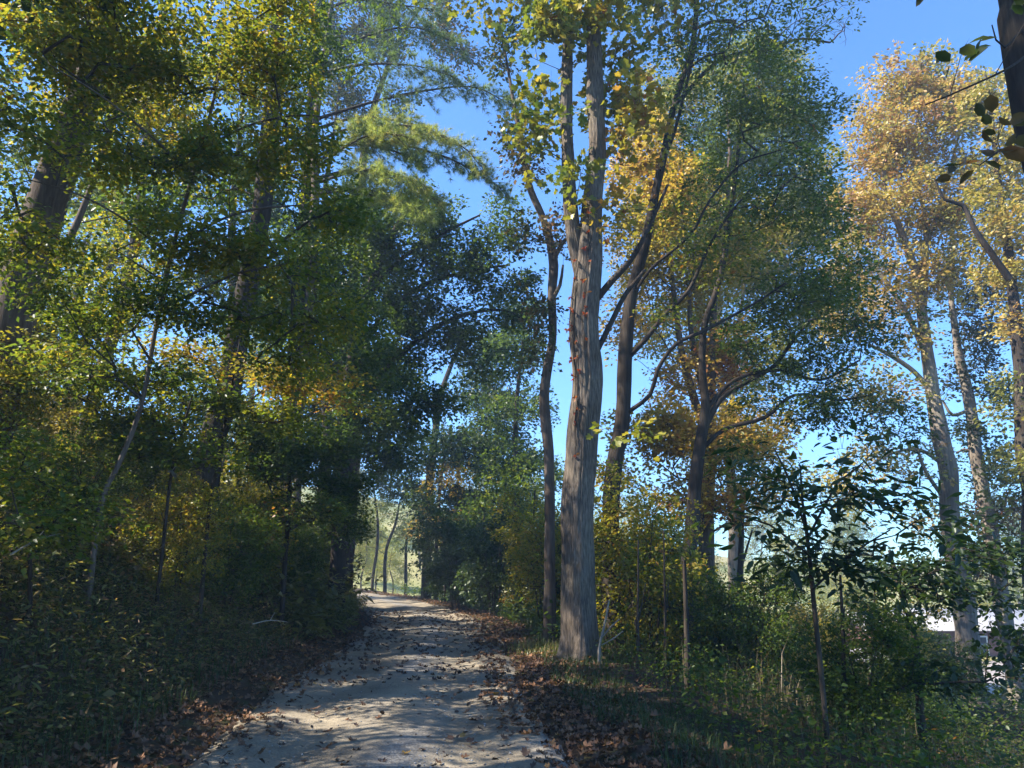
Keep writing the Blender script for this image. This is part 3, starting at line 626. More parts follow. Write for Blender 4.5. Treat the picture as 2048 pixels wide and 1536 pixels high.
# ---- J: dark sapling with large leaves, close by on the right
Jl = [TP([(1614, 1080, 5), (1650, 1010, 5), (1675, 965, 4), (1720, 930, 3)], 7.4, False), TP([(1612, 1060, 5), (1590, 990, 5), (1570, 940, 4), (1550, 900, 3)], 7.4, False), TP([(1618, 1110, 4), (1540, 1050, 4), (1480, 1030, 3)], 7.2, False), TP([(1624, 1180, 5), (1700, 1110, 4), (1780, 1060, 3)], 7.3, False)]
tree('dark_sapling', 'slender dark sapling with large hanging leaflets silhouetted against the turquoise sky', 'sapling',
     [TP([(1650, 1430, 10), (1640, 1320, 9.5), (1629, 1220, 9), (1620, 1130, 8), (1612, 1060, 7), (1604, 1000, 5), (1600, 930, 3)], 7.4)],
     thin(1.3, [B(1650, 970, 7.3, 80, 60, .95, .3), B(1740, 1000, 7.2, 80, 45, .8, .25), B(1560, 940, 7.3, 70, 50, .75, .3), B(1520, 1030, 7.1, 70, 45, .7, .3), B(1600, 1090, 7.3, 110, 45, 1.1, .25), B(1740, 1110, 7.3, 90, 45, 1.0, .2), B(1800, 1050, 7.2, 50, 30, .6, .25), B(1480, 900, 7.3, 50, 30, .4, .3), B(1700, 890, 7.3, 60, 40, .5, .3)]),
     111, 'dark', .12, 6, 'lance', 'twig', limbs=Jl, leaf_parts=300, sides=8, tree_kw=dict(spray=.46, width=1.0, flat=.4, tilt=.2, droop=.35, nrmj=.45), twig_r=.0028)
tree('bushy_sapling', 'dark bushy young tree in front of the golden poplar trunk', 'sapling',
     [TP([(1840, 1420, 14), (1830, 1280, 12), (1800, 1180, 10), (1778, 1100, 6)], 9.5)],
     [B(1900, 1130, 9.3, 110, 40, 1.0, .2), B(1990, 1110, 9.3, 90, 36, 1.0, .2), B(1800, 1150, 9.4, 80, 45, 1.1, .25), B(1880, 1190, 9.3, 90, 30, .8, .25), B(1990, 1190, 9.3, 80, 35, 1.0, .2), B(1960, 1060, 9.4, 60, 30, .7, .2), B(1760, 1220, 9.3, 70, 40, .8, .2), B(1900, 1330, 9, 110, 50, .8, .3), B(2010, 1290, 9, 70, 60, .9, .3)],
     112, 'dark', .085, 16, 'oval', 'twig', tree_kw=dict(spray=.45, flat=.4, tilt=.2), leaf_parts=150)

# ================================================================= left of the road
# L: big trunk leaning right
tree('leaning_oak', 'thick grey trunk leaning right at the far left edge of the woods', 'tree',
     [ext(TP([(-20, 860, 84), (10, 720, 80), (38, 600, 76), (75, 470, 74), (112, 360, 72), (150, 250, 66), (190, 120, 58), (215, 20, 52), (235, -80, 48)], 8.6), 8, 1.0, .8)],
     [BW(-4.5, 9.5, 14.5, 2.0, .5, .3), B(60, 60, 9.5, 110, 60, 1.3, .55), B(420, -60, 9.2, 140, 60, 1.2, .5)],
     120, 'canopy', .11, 26, 'oval', 'bark', sides=28, tree_kw=dict(spray=.55))
# nearest maple screen, thin leaning stem
Q = [(200, 1015, 10), (232, 940, 10), (262, 870, 10), (285, 800, 9), (300, 720, 9), (318, 620, 8), (345, 500, 9), (380, 370, 8), (420, 230, 7), (450, 90, 5)]
Ql = [TP([(318, 620, 7), (400, 580, 6), (480, 545, 5), (560, 530, 3)], [8.3, 8, 7.8, 7.6], False), TP([(345, 500, 7), (420, 450, 6), (500, 420, 5), (600, 410, 3)], [8.3, 8, 7.8, 7.8], False), TP([(340, 510, 6), (250, 440, 5), (160, 390, 4), (60, 360, 3)], [8.3, 7.8, 7.4, 7], False), TP([(385, 350, 6), (300, 270, 5), (200, 190, 4), (100, 130, 3)], [8.3, 7.7, 7.2, 6.8], False), TP([(400, 300, 6), (500, 250, 5), (600, 230, 4), (680, 240, 2)], [8.3, 8, 7.8, 7.7], False)]
tree('leaning_maple', 'slim leaning maple whose yellow green leaves screen the left bank', 'tree',
     [TP(Q, 8.4)],
     thin(1.55, [B(150, 130, 7.4, 130, 80, 1.25, .5), B(340, 110, 7.8, 130, 80, 1.3, .5), B(530, 130, 8.2, 110, 90, 1.25, .5), B(240, 300, 7.8, 130, 70, 1.1, .45), B(430, 300, 8, 120, 80, 1.15, .45), B(600, 300, 8.3, 90, 80, 1.1, .5),
      B(380, 470, 8, 130, 70, 1.0, .5), B(540, 520, 8, 120, 70, 1.0, .5), B(130, 480, 7.2, 110, 60, .8, .45), B(640, 620, 8.4, 80, 60, 1.1, .5), B(330, 600, 8, 120, 50, 1.1, .3), B(680, 420, 8.5, 60, 80, 1.0, .35), B(40, 250, 6.6, 70, 90, 1.0, .5), B(500, 10, 8, 160, 50, 1.0, .5), B(200, 20, 7.4, 160, 50, 1.2, .5), B(480, 640, 8.6, 130, 50, .8, .35), B(200, 620, 8, 100, 60, .8, .3), B(600, 720, 8.8, 90, 50, .7, .4), B(90, 560, 7.4, 90, 60, .7, .3), B(160, 720, 8.2, 110, 50, .7, .35), B(340, 740, 9, 110, 40, .7, .3), B(30, 420, 6.8, 60, 60, .6, .5)]),  # raised tones put sun flecks into the shaded lower leaves
     121, 'canopy', .056, 30, 'dia', 'bark', limbs=Ql, leaf_parts=120, tree_kw=dict(spray=.36, flat=.35, tilt=.22, droop=.3, nrmj=.45))
x_, y_ = -7.0, 10.2; z_ = gz(x_, y_)  # maple added, its crown shaped to shade the foot of the poplar
UM = tree('shading_maple', 'bushy yellow green maple added up the bank for its shade, between the thick leaning trunk and the snag', 'tree',
     [(np.array([[x_, y_, z_ - .3], [x_ + .1, y_, z_ + 2], [x_ + .5, y_ + .2, z_ + 4], [x_ + .8, y_ + .3, z_ + 6]]), np.array([.07, .06, .045, .02]))],
     [BW(x_ + .2, y_, z_ + 2.2, 1.3, .8, .45, .8), BW(x_ + 1.3, y_ + .8, z_ + 3.0, 1.0, .5, .5, .6), BW(x_ + .3, y_ + 1.2, z_ + 4.2, 1.0, .5, .5, .6), BW(x_ + 1.3, y_ + .3, z_ + 5.8, 1.5, 1.0, .6, .9), BW(x_ + .5, y_ + .5, z_ + 6.8, 1.5, 1.0, .55, .9), BW(x_ - .8, y_ + .5, z_ + 3.4, 1.2, 1.1, .4, .9)],
     122, 'canopy', .07, 30, 'dia', 'bark', tree_kw=dict(spray=.45, flat=.4, tilt=.22))
# low tiers
def tier(name, label, seed, trunk, Y, blobs, leaf, size=.085, **k):
    blobs = thin(1.9, blobs); trunk = [(a_, b_, w_ * .62) for a_, b_, w_ in trunk]
    return tree(name, label, 'sapling', [TP(trunk, Y)], blobs, seed, leaf, size * .74, 28, 'dia', 'bark_dark', tree_kw=dict(spray=.36, flat=.3, tilt=.16, droop=.28, nrmj=.4, upcost=1.6), **k)
tier('beech_sapling', 'young beech with flat tiers of sunlit yellow leaves on the bank', 130, [(420, 1010, 12), (440, 920, 11), (455, 820, 9), (470, 740, 7), (480, 680, 5)], 10.5,
     [B(380, 705, 10.3, 90, 16, 1.3, .75), B(480, 735, 10.3, 100, 16, 1.4, .75), B(590, 765, 10.3, 90, 18, 1.3, .7), B(680, 800, 10.4, 60, 14, .9, .8), B(300, 760, 10, 90, 26, 1.2, .35), B(420, 800, 10, 110, 26, 1.2, .3), B(560, 830, 10, 90, 26, 1.1, .35), B(660, 740, 10.5, 70, 12, .9, .8)], 'canopy')
tier('dogwood_sapling', 'pale barked dead stemmed sapling with light green leaves left of the dark trunk', 131, [(340, 965, 10), (355, 900, 10), (368, 850, 9), (385, 790, 6)], 9.6,
     [B(250, 820, 9.4, 90, 26, 1.2, .45), B(360, 850, 9.4, 90, 22, 1.1, .4), B(200, 740, 9.2, 90, 26, 1.1, .4), B(300, 900, 9.2, 100, 24, 1.0, .3), B(120, 700, 9, 70, 26, 1.1, .6), B(60, 760, 8.6, 70, 40, 1.1, .35), B(420, 900, 9.4, 70, 24, .9, .3)], 'canopy')
tier('hornbeam_sapling', 'leafy dark green sapling at the foot of the bank near the bend', 132, [(575, 1060, 14), (580, 960, 12), (592, 870, 10), (600, 790, 7)], 14,
     [B(560, 930, 13.6, 110, 40, 1.5, .3), B(640, 880, 14, 80, 50, 1.4, .25), B(500, 870, 13.4, 90, 40, 1.2, .35), B(600, 1010, 13.4, 90, 30, 1.3, .55), B(690, 960, 14.5, 60, 50, 1.4, .2), B(690, 1040, 15, 50, 40, 1.2, .3)], 'maple')
tier('spicebush', 'leafy yellow green bush hanging low over the left bank at the frame edge', 133, [(60, 1200, 14), (60, 1100, 12), (80, 1020, 9), (90, 950, 6)], 6.6,
     [B(60, 960, 6.4, 90, 40, 1.2, .35), B(60, 1050, 6.2, 100, 36, 1.2, .4), B(180, 1010, 6.6, 70, 30, .8, .3), B(20, 880, 6.3, 60, 40, 1.0, .3)], 'canopy', .07, leaf_parts=80)
# bare lit saplings
def stick(name, label, pts, Y, mat='deadwood', forks=()):
    if Y is None: Y = ygnd(pts[0][0], pts[0][1])
    P, r = TP(pts, Y); base = P[0].copy(); base[2] = gz(base[0], base[1])
    root = thing(name, label, 'sapling', base)
    a = Acc(); q = smooth_line(np.concatenate([P, r[:, None]], 1), .12); tube(a, q[:, :3], q[:, 3], 6); a.build('trunk', M[mat], root, smooth=True)
    for f in forks:
        P2, r2 = TP(f, Y, False); a = Acc(); q = smooth_line(np.concatenate([P2, r2[:, None]], 1), .08); tube(a, q[:, :3], q[:, 3], 4); a.build('branch', M[mat], root, smooth=True)
    return root
stick('pale_snag', 'tall bleached snag catching the sun beside the thick leaning trunk', [(92, 900, 14), (128, 700, 13), (146, 620, 12), (158, 555, 10), (170, 480, 7)], None, forks=[[(128, 690, 6), (146, 640, 6), (160, 590, 4), (166, 560, 3)]])
stick('dead_sapling', 'thin bleached dead sapling with forked bare twigs on the bank', [(415, 1045, 5), (425, 1010, 5), (421, 985, 5), (418, 960, 4), (408, 930, 3)], None, forks=[[(421, 988, 4), (440, 978, 3), (462, 975, 2)], [(425, 1000, 4), (440, 950, 4), (452, 900, 3), (462, 870, 2)], [(418, 958, 3), (430, 945, 2), (428, 930, 1.5)]])
stick('broken_sapling', 'broken pale sapling bent over among the leaves', [(100, 960, 5), (120, 900, 5), (135, 885, 5), (150, 890, 4), (160, 905, 3)], None, forks=[[(112, 955, 4), (128, 905, 3), (136, 885, 3)]])
stick('white_snag', 'short white stem standing right of the forked dead sapling', [(443, 960, 7), (448, 930, 7), (456, 900, 5), (464, 880, 3)], None)
stick('lit_sapling', 'thin sunlit stem rising through the leaves right of the snag', [(228, 860, 6), (240, 780, 6), (248, 700, 5), (262, 600, 4)], None)
# O: dark trunk, P, R, S ...
tree('dark_oak', 'thick dark trunk rising out of the bank through the maple screen', 'tree',
     [ext(TP([(395, 1060, 62), (410, 960, 56), (428, 880, 52), (455, 780, 48), (482, 640, 45), (505, 520, 42), (524, 400, 40), (540, 250, 36), (552, 120, 32), (560, 0, 28)], 13), 7, .6, .5)],
     thin(0.8, [B(480, 330, 13.5, 120, 100, 1.0, .3), B(620, 100, 14, 110, 90, 1.2, .35), B(430, 120, 14, 110, 90, 1.0, .4), B(300, 420, 13.5, 110, 90, .8, .4), B(620, 450, 14, 80, 80, 1.0, .25), BW(-4.5, 13.5, 14, 2.4, .5, .4), BW(-7, 12, 13, 2, .5, .4)]),
     140, 'maple', .10, 26, 'oval', 'bark_dark', sides=20, tree_kw=dict(spray=.55))
tree('grey_beech', 'smooth grey trunk right of the thick dark one on the bank', 'tree',
     [ext(TP([(560, 1010, 36), (572, 920, 34), (584, 850, 32), (600, 780, 30), (615, 680, 27), (625, 560, 24), (630, 400, 20), (632, 250, 16)], 16), 6, .3, 0)],
     [B(700, 620, 16, 90, 80, 1.2, .3), B(560, 620, 16, 90, 80, 1.0, .35), B(650, 500, 16, 100, 80, 1.2, .3), B(720, 740, 16, 70, 60, 1.1, .25)],
     141, 'maple', .10, 26, 'oval', 'bark', tree_kw=dict(spray=.55))
tree('straight_hickory', 'straight brown trunk between the snag and the thick dark trunk', 'tree',
     [ext(TP([(150, 960, 30), (178, 840, 28), (205, 740, 26), (235, 640, 25), (258, 560, 24), (275, 450, 21), (290, 300, 17), (300, 150, 14)], 15), 5, .5, 0)],
     [B(200, 560, 16, 90, 70, .6, .4), B(120, 330, 16, 110, 110, .4, .45), B(270, 200, 16, 120, 110, .4, .4), B(60, 520, 16, 60, 80, .8, .3), B(140, 640, 16, 50, 50, .6, .35)],
     142, 'canopy', .10, 26, 'oval', 'bark', tree_kw=dict(spray=.55))
tree('bend_oak', 'trunk with a sunlit left face where the road bends out of sight', 'tree',
     [ext(TP([(688, 1170, 26), (692, 1080, 24), (702, 1000, 22), (712, 920, 19), (716, 800, 17), (722, 650, 14), (735, 520, 10)], 27), 3, .3, 0)],
     [B(700, 850, 26, 100, 80, 1.6, .25), B(790, 900, 26, 90, 60, 1.4, .25), B(640, 760, 26, 90, 80, 1.3, .3), B(760, 760, 26, 90, 80, 1.5, .25)],
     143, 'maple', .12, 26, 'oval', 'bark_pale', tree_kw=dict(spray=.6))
tree('twin_oak', 'dark trunk immediately left of the bend, half hidden by leaves', 'tree',
     [ext(TP([(640, 1130, 26), (645, 1000, 24), (652, 880, 22), (655, 700, 18), (658, 560, 15), (650, 400, 11)], 24), 5, .3, 0)],
     [B(660, 700, 23, 90, 90, 1.4, .25), B(740, 560, 23, 90, 90, 1.4, .25), B(620, 560, 23, 80, 80, 1.1, .3), B(720, 420, 23, 80, 70, 1.2, .3)],
     144, 'dark', .12, 26, 'oval', 'bark_dark', tree_kw=dict(spray=.6))
# centre: blue-dark broadleaf reaching over the road
Kt = TP([(672, 1150, 34), (680, 1000, 32), (690, 850, 30), (705, 720, 26), (730, 600, 22), (770, 500, 16), (820, 400, 10)], 21)
Kl = [TP([(700, 760, 14), (760, 640, 12), (850, 570, 10), (950, 540, 7), (1020, 530, 4)], 21, False), TP([(730, 600, 12), (800, 520, 10), (880, 470, 8), (960, 430, 4)], 21, False), TP([(690, 850, 14), (790, 720, 12), (900, 640, 9), (1000, 620, 5), (1050, 640, 3)], 21, False)]
tree('arching_tree', 'dark broad crown arching from the left bank over the road into the sky gap', 'tree', [Kt],
     [B(760, 480, 21, 120, 80, 1.9, .3), B(860, 430, 21, 80, 60, 1.7, .25), B(900, 500, 21, 90, 55, 1.6, .25), B(1000, 470, 21, 50, 40, 1.1, .25), B(960, 540, 21, 90, 34, 1.5, .2), B(1030, 560, 21, 50, 28, 1.2, .2), B(830, 590, 21, 110, 70, 1.8, .25), B(790, 700, 21, 110, 70, 1.8, .3), B(900, 680, 21, 80, 45, 1.3, .25), B(960, 650, 21, 70, 34, 1.2, .25), B(760, 820, 21, 110, 70, 1.7, .3), B(860, 800, 21, 80, 50, 1.3, .25), B(1010, 430, 21, 50, 50, .8, .3), B(980, 590, 21, 80, 40, 1.0, .3), B(1050, 640, 21, 50, 60, .9, .3), B(1000, 720, 22, 80, 50, .9, .3)],
     150, 'maple', .115, 28, 'oval', 'bark_dark', limbs=Kl, tree_kw=dict(spray=.6, flat=.5))
tree('far_locust', 'dark trunked tree across the road beyond the bend, left of the crooked tree', 'tree',
     [TP([(852, 1190, 20), (855, 1080, 18), (857, 1000, 17), (866, 900, 14), (885, 780, 11), (920, 690, 7), (960, 640, 4)], 36)],
     thin(1.35, [B(980, 790, 35, 80, 60, 1.5, .3), B(900, 900, 35, 110, 50, 1.6, .3), B(1010, 690, 35, 60, 40, 1.1, .25), B(1000, 900, 35, 80, 50, 1.5, .35), B(880, 1000, 35, 80, 34, 1.4, .35), B(1030, 620, 35, 60, 30, .9, .25), B(960, 700, 36, 70, 50, .9, .3), B(960, 1010, 35, 80, 40, 1.2, .4), B(800, 960, 36, 60, 40, 1.1, .3), B(1040, 1000, 34, 40, 60, 1.2, .4)]),
     151, 'dark', .15, 26, 'oval', 'bark_dark', tree_kw=dict(spray=.8))
tree('slim_ash', 'pair of slim dark stems just right of the far dark trunk', 'tree',
     [TP([(872, 1190, 8), (874, 1080, 8), (880, 980, 7), (890, 900, 5)], 35), TP([(912, 1180, 9), (914, 1080, 8), (916, 980, 6), (920, 880, 4)], 35)],
     [B(900, 960, 34, 60, 40, .8, .5), B(930, 1060, 34, 50, 50, .8, .6), B(860, 1050, 34, 40, 30, .5, .5)], 152, 'russet', .13, 20, 'oval', 'bark_dark', tree_kw=dict(spray=.7))
tree('backlit_tree', 'small crooked tree in the sunlit gap at the bend', 'tree', [TP([(745, 1165, 6), (752, 1110, 6), (756, 1060, 5), (752, 1010, 4), (745, 970, 3)], 44), TP([(770, 1160, 7), (772, 1100, 6), (790, 1050, 5), (800, 1000, 3)], 45), TP([(812, 1150, 6), (812, 1090, 5), (822, 1040, 3)], 46)],
     [B(750, 1010, 44, 50, 40, .5, .5), B(800, 1020, 45, 50, 30, .5, .7), B(820, 1060, 46, 40, 30, .7, .5), B(740, 1060, 46, 40, 40, .8, .6)], 153, 'farleaf', .13, 20, 'oval', 'bark_dark', tree_kw=dict(spray=.7))

tree('young_hickory', 'blue green leaved tree filling the low part of the sky gap behind the crooked tree', 'tree',
     [TP([(1038, 1210, 14), (1036, 1050, 12), (1030, 900, 10), (1036, 780, 8), (1050, 640, 4)], 31)],
     [B(1030, 700, 31, 70, 50, 1.0, .35), B(1060, 810, 31, 60, 50, 1.2, .35), B(980, 830, 31, 60, 50, 1.1, .3), B(1020, 930, 31, 90, 50, 1.5, .35), B(1070, 960, 30, 60, 60, 1.4, .4), B(1060, 610, 31, 40, 30, .7, .4), B(1090, 1060, 29, 50, 50, 1.2, .5), B(990, 1020, 31, 70, 50, 1.2, .4)],
     154, 'maple', .13, 24, 'dia', 'bark_dark', tree_kw=dict(spray=.7))
# ---- white pine
g = np.random.default_rng(160)
PT = TP([(566, 960, 34), (590, 700, 30), (612, 400, 26), (628, 150, 22), (640, -60, 18)], 18); PT = ext(PT, 5, .2, 0, .04)
base = PT[0][0].copy(); base[2] = gz(base[0], base[1])
pine = thing('white_pine', 'white pine with long soft needle tufts hanging above the arching dark crown', 'tree', base)
a = Acc(); q = smooth_line(np.concatenate([PT[0], PT[1][:, None]], 1), .3); tube(a, q[:, :3], q[:, 3], 12); a.build('trunk', M['bark_dark'], pine, smooth=True)
PB = [([(620, 350), (680, 300), (740, 270), (800, 270)], 15.6, .75), ([(620, 370), (700, 345), (760, 340), (840, 365)], 15.4, .7), ([(618, 390), (720, 380), (800, 400), (850, 430)], 15.6, .65), ([(622, 320), (720, 270), (800, 250), (880, 270)], 15.9, .75),([(622, 330), (700, 290), (780, 300), (850, 330)], 16.5, .5), ([(618, 360), (720, 340), (820, 370), (870, 400)], 16.2, .65), ([(625, 260), (720, 235), (830, 250), (920, 290), (960, 330)], 16.8, .7), ([(626, 240), (760, 200), (860, 180), (950, 175), (1030, 215)], 17.5, .25), ([(632, 120), (740, 70), (830, 55), (920, 90)], 17.5, .1),  # higher tone on the near limbs puts sunlight into the needle colour
      ([(630, 150), (720, 130), (820, 130), (900, 150)], 17.2, .15), ([(636, 20), (720, 0), (800, 10), (880, 20)], 17.5, .1), ([(622, 300), (740, 280), (880, 310), (960, 350), (1000, 375)], 17.2, .25),
      ([(618, 380), (700, 380), (770, 400), (830, 420)], 16, .6), ([(620, 290), (690, 260), (760, 255), (830, 285)], 16.2, .7)]
need = Acc(); tw = Acc()
for pts, Ye, tone in PB:
    P = np.array([W(p[0], p[1], 18 + (Ye - 18) * i / (len(pts) - 1)) for i, p in enumerate(pts)])
    q = smooth_line(P, .15); r = np.linspace(.05, .01, len(q)); a = Acc(); tube(a, q, r, 6); a.build('limb', M['bark_dark'], pine, smooth=True)
    L = len(q)
    for i in range(int(L * .3), L, 1):
        for _ in range(4):
            ax = unit(q[min(i + 1, L - 1)] - q[max(i - 1, 0)]); s = unit(np.cross(ax, [0, 0, 1]) * g.choice([-1, 1]) + g.normal(size=3) * .3)
            ln = g.uniform(.2, .95) * (1 - .45 * i / L); e = q[i] + unit(ax * .8 + s) * ln + np.array([0, 0, -.15 * ln])
            tube(tw, [q[i], (q[i] + e) / 2 + [0, 0, .03], e], [.008, .006, .004], 3)
            for h in (.62, .82, 1.0):
                c = q[i] * (1 - h) + e * h + g.normal(size=3) * .04; n = 26
                dd = unit(unit(e - q[i]) * .7 + g.normal(size=(n, 3)) * .55 + [0, 0, .15]); ln_ = g.uniform(.12, .2, n)[:, None]
                sd = unit(np.cross(dd, g.normal(size=(n, 3)))) * .0045
                v = np.stack([c - sd, c + sd, c + dd * ln_], 1).reshape(-1, 3)
                need.add(v, np.arange(3 * n).reshape(-1, 3), np.clip(tone + g.normal() * .12 + g.normal(size=n) * .08, 0, 1))
tw.build('twigs', M['twig'], pine, kind='stuff'); need.build('needles', M['pine'], pine, kind='stuff')
tree('upper_gum', 'brownish leaved treetop behind the pine at the top of the sky gap', 'tree',
     [ext(TP([(700, 900, 30), (705, 600, 26), (730, 300, 18), (780, 120, 10), (850, 0, 6)], 26), 2, .5, 0, .02)],
     [B(880, 60, 25, 60, 60, 1.0, .5), B(930, 110, 25, 40, 50, .7, .6), B(760, 60, 25, 90, 80, 1.3, .3), B(850, -60, 25, 100, 60, 1.2, .4), B(660, 60, 25, 80, 90, 1.2, .3), B(700, 200, 25, 80, 70, 1.1, .3), B(800, 200, 25, 50, 40, .6, .4)],
     155, 'rust_dark', .12, 22, 'oval', 'bark_dark', tree_kw=dict(spray=.6))

# ================================================================= woods farther up the left hill and out of the frame (they shade the road)
gen = []
def generic(seed, leaf, h, r, bark, label, loc, cv=1.15):
    x, y = loc; z = gz(x, y); g2 = np.random.default_rng(seed)
    P = np.array([[x, y, z - .3], [x + .2, y, z + h * .3], [x + g2.normal() * .4, y, z + h * .6], [x + g2.normal() * .6, y, z + h * .95]]); rr = np.array([.2, .16, .11, .03]) * h / 14
    bl = [BW(x + math.cos(k * 2.4) * r * .55 * (1 - .5 * t), y + math.sin(k * 2.4) * r * .55 * (1 - .5 * t), z + h * (.42 + .55 * t), r * (.62 - .2 * t), cv, .3 + .3 * g2.random()) for k, t in enumerate(np.linspace(0, 1, 7))]
    return tree('woodland_tree', label, 'tree', [(P, rr)], bl, seed, leaf, .15, 26, 'dia', bark, tree_kw=dict(spray=.7), limb_parts=False)
t1 = generic(201, 'maple', 15, 3.4, 'bark_dark', 'tree high on the left hill seen between the pale snag and the straight trunk', (-11.5, 17), .8)
t2 = generic(202, 'canopy', 13, 3.2, 'bark', 'yellowish tree on the hill behind the thick leaning trunk', (-16, 13), .6)
t3 = generic(203, 'dark', 16, 3.4, 'bark_dark', 'dark green tree on the hill behind the thick dark trunk', (-9.5, 24))
spots = [(t1, -15, 25, .9, .95, 'green tree deep in the woods on the hill, left of the dark green one'), (t2, -8.8, 31, 2.1, 1.0, 'yellow tinged tree beyond the grey trunk up the hill'),
         (t1, -13, 36, 3.9, 1.05, 'green tree on the hill inside the bend of the road'), (t2, -20, 33, 5, 1.1, 'yellowish tree on the hill crest above the bend'), (t3, -15.5, 44, 1, 1.1, 'dark tree past the bend on the left hill')]
for s, x, y, rz, sc_, lab in spots: dup(s, (x, y, gz(x, y)), rz, sc_, lab, 'trees up the left hill')
for t in (t1, t2, t3): t['group'] = 'trees up the left hill'
dup(UM, (-7.3, 5.6, gz(-7.3, 5.6)), 2.2, 1.0, 'unseen bushy maple added just outside the left edge to shade the road', 'roadside trees out of view'); dup(UM, (-6.6, 3.4, gz(-6.6, 3.4)), 4.0, 1.0, 'unseen bushy maple added on the bank beside the camera for shade', 'roadside trees out of view')  # both maples added out of view to shade the near road
for s, x, y, rz, sc_ in [(t2, -6.8, 3.6, .9, 1.1), (t3, -5.6, 5.0, 1.9, .9), (t1, -9, .5, .3, .8), (t1, -12, -5, 4, 1.0), (t3, -7.5, -7, 3.3, .9), (t2, 6.5, -4, 2, .9)]:  # out of view, the nearest ones added to darken the foreground road
    dup(s, (x, y, gz(x, y)), rz, sc_, 'unseen woodland tree added beside the road, outside the view', 'roadside trees out of view')
# far trees (sunlit) beyond the valley and at the end of the gap
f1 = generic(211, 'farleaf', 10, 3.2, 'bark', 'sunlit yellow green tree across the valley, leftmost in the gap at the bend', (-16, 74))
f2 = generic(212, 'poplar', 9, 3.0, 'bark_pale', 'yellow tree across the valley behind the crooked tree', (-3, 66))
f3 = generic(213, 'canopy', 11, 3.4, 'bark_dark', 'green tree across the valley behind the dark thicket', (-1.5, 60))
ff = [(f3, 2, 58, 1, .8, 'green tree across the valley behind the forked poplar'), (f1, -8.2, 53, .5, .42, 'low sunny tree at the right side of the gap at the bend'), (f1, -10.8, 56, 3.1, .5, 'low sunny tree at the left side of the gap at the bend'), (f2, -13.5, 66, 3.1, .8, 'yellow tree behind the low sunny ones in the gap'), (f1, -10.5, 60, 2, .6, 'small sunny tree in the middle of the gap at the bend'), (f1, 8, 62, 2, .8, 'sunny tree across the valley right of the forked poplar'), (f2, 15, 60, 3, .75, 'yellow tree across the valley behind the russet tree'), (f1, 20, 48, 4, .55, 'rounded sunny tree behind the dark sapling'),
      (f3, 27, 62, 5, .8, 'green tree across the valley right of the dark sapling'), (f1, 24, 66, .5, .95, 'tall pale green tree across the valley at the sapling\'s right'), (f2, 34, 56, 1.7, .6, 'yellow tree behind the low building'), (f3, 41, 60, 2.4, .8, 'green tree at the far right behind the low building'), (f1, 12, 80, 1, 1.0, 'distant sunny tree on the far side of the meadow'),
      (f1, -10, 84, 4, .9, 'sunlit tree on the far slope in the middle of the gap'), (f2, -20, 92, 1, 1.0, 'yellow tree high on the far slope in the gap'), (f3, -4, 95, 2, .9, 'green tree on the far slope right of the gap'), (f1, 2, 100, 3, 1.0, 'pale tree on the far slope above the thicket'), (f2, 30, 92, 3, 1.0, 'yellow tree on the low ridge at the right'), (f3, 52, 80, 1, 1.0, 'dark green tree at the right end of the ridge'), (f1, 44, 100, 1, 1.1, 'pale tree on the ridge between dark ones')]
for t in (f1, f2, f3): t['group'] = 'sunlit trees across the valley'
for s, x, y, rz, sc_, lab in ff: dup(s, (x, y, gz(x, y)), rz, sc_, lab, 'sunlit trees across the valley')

# thin dark stems in the thicket and down the right slope
for px, py0, py1, w, Y, lab in [(1378, 1500, 1120, 13, 10.5, 'dark upright stem in the weeds, third of the thin stems right of the forked poplar'), (1275, 1420, 1080, 6, 11, 'thin dark stem nearest the forked poplar on its right'), (1332, 1440, 1060, 6, 12, 'thin dark stem between the poplar and the thicker upright stem'),
                                 (1690, 1400, 1150, 9, 9, 'dark stem leaning a little, right beside the dark sapling'), (1740, 1420, 1180, 6, 10, 'thin stem second to the right of the dark sapling'), (1478, 1300, 980, 14, 18, 'straight dark trunk behind the weeds under the russet leaves'), (1545, 1330, 1180, 10, 19, 'short dark trunk with light around it left of the dark sapling'),
                                 (890, 1190, 1060, 5, 32, 'thin stem at the left end of the dark thicket'), (930, 1195, 1040, 5, 31, 'thin stem in the dark thicket, left of its middle'), (965, 1200, 1030, 6, 30, 'dark stem in the middle of the thicket'), (1000, 1205, 1050, 5, 29, 'thin stem in the thicket right of its middle'), (1030, 1215, 1040, 5, 28, 'thin stem near the right end of the thicket'), (1062, 1240, 980, 6, 23, 'tall thin stem just left of the crooked tree')]:
    lean = (px * 7 % 13 - 6)
    stick('thin_sapling', lab, [(px, py0, w), (px + lean * .6, (py0 + py1) / 2, w * .85), (px + lean * 1.6, py1, w * .5)], Y, 'bark_dark', forks=[[(px + lean * .6, (py0 + py1) / 2, w * .5), (px + lean * 2.5 + 14, py1 + (py0 - py1) * .25, w * .3)]])['group'] = 'thin dark stems in the undergrowth'
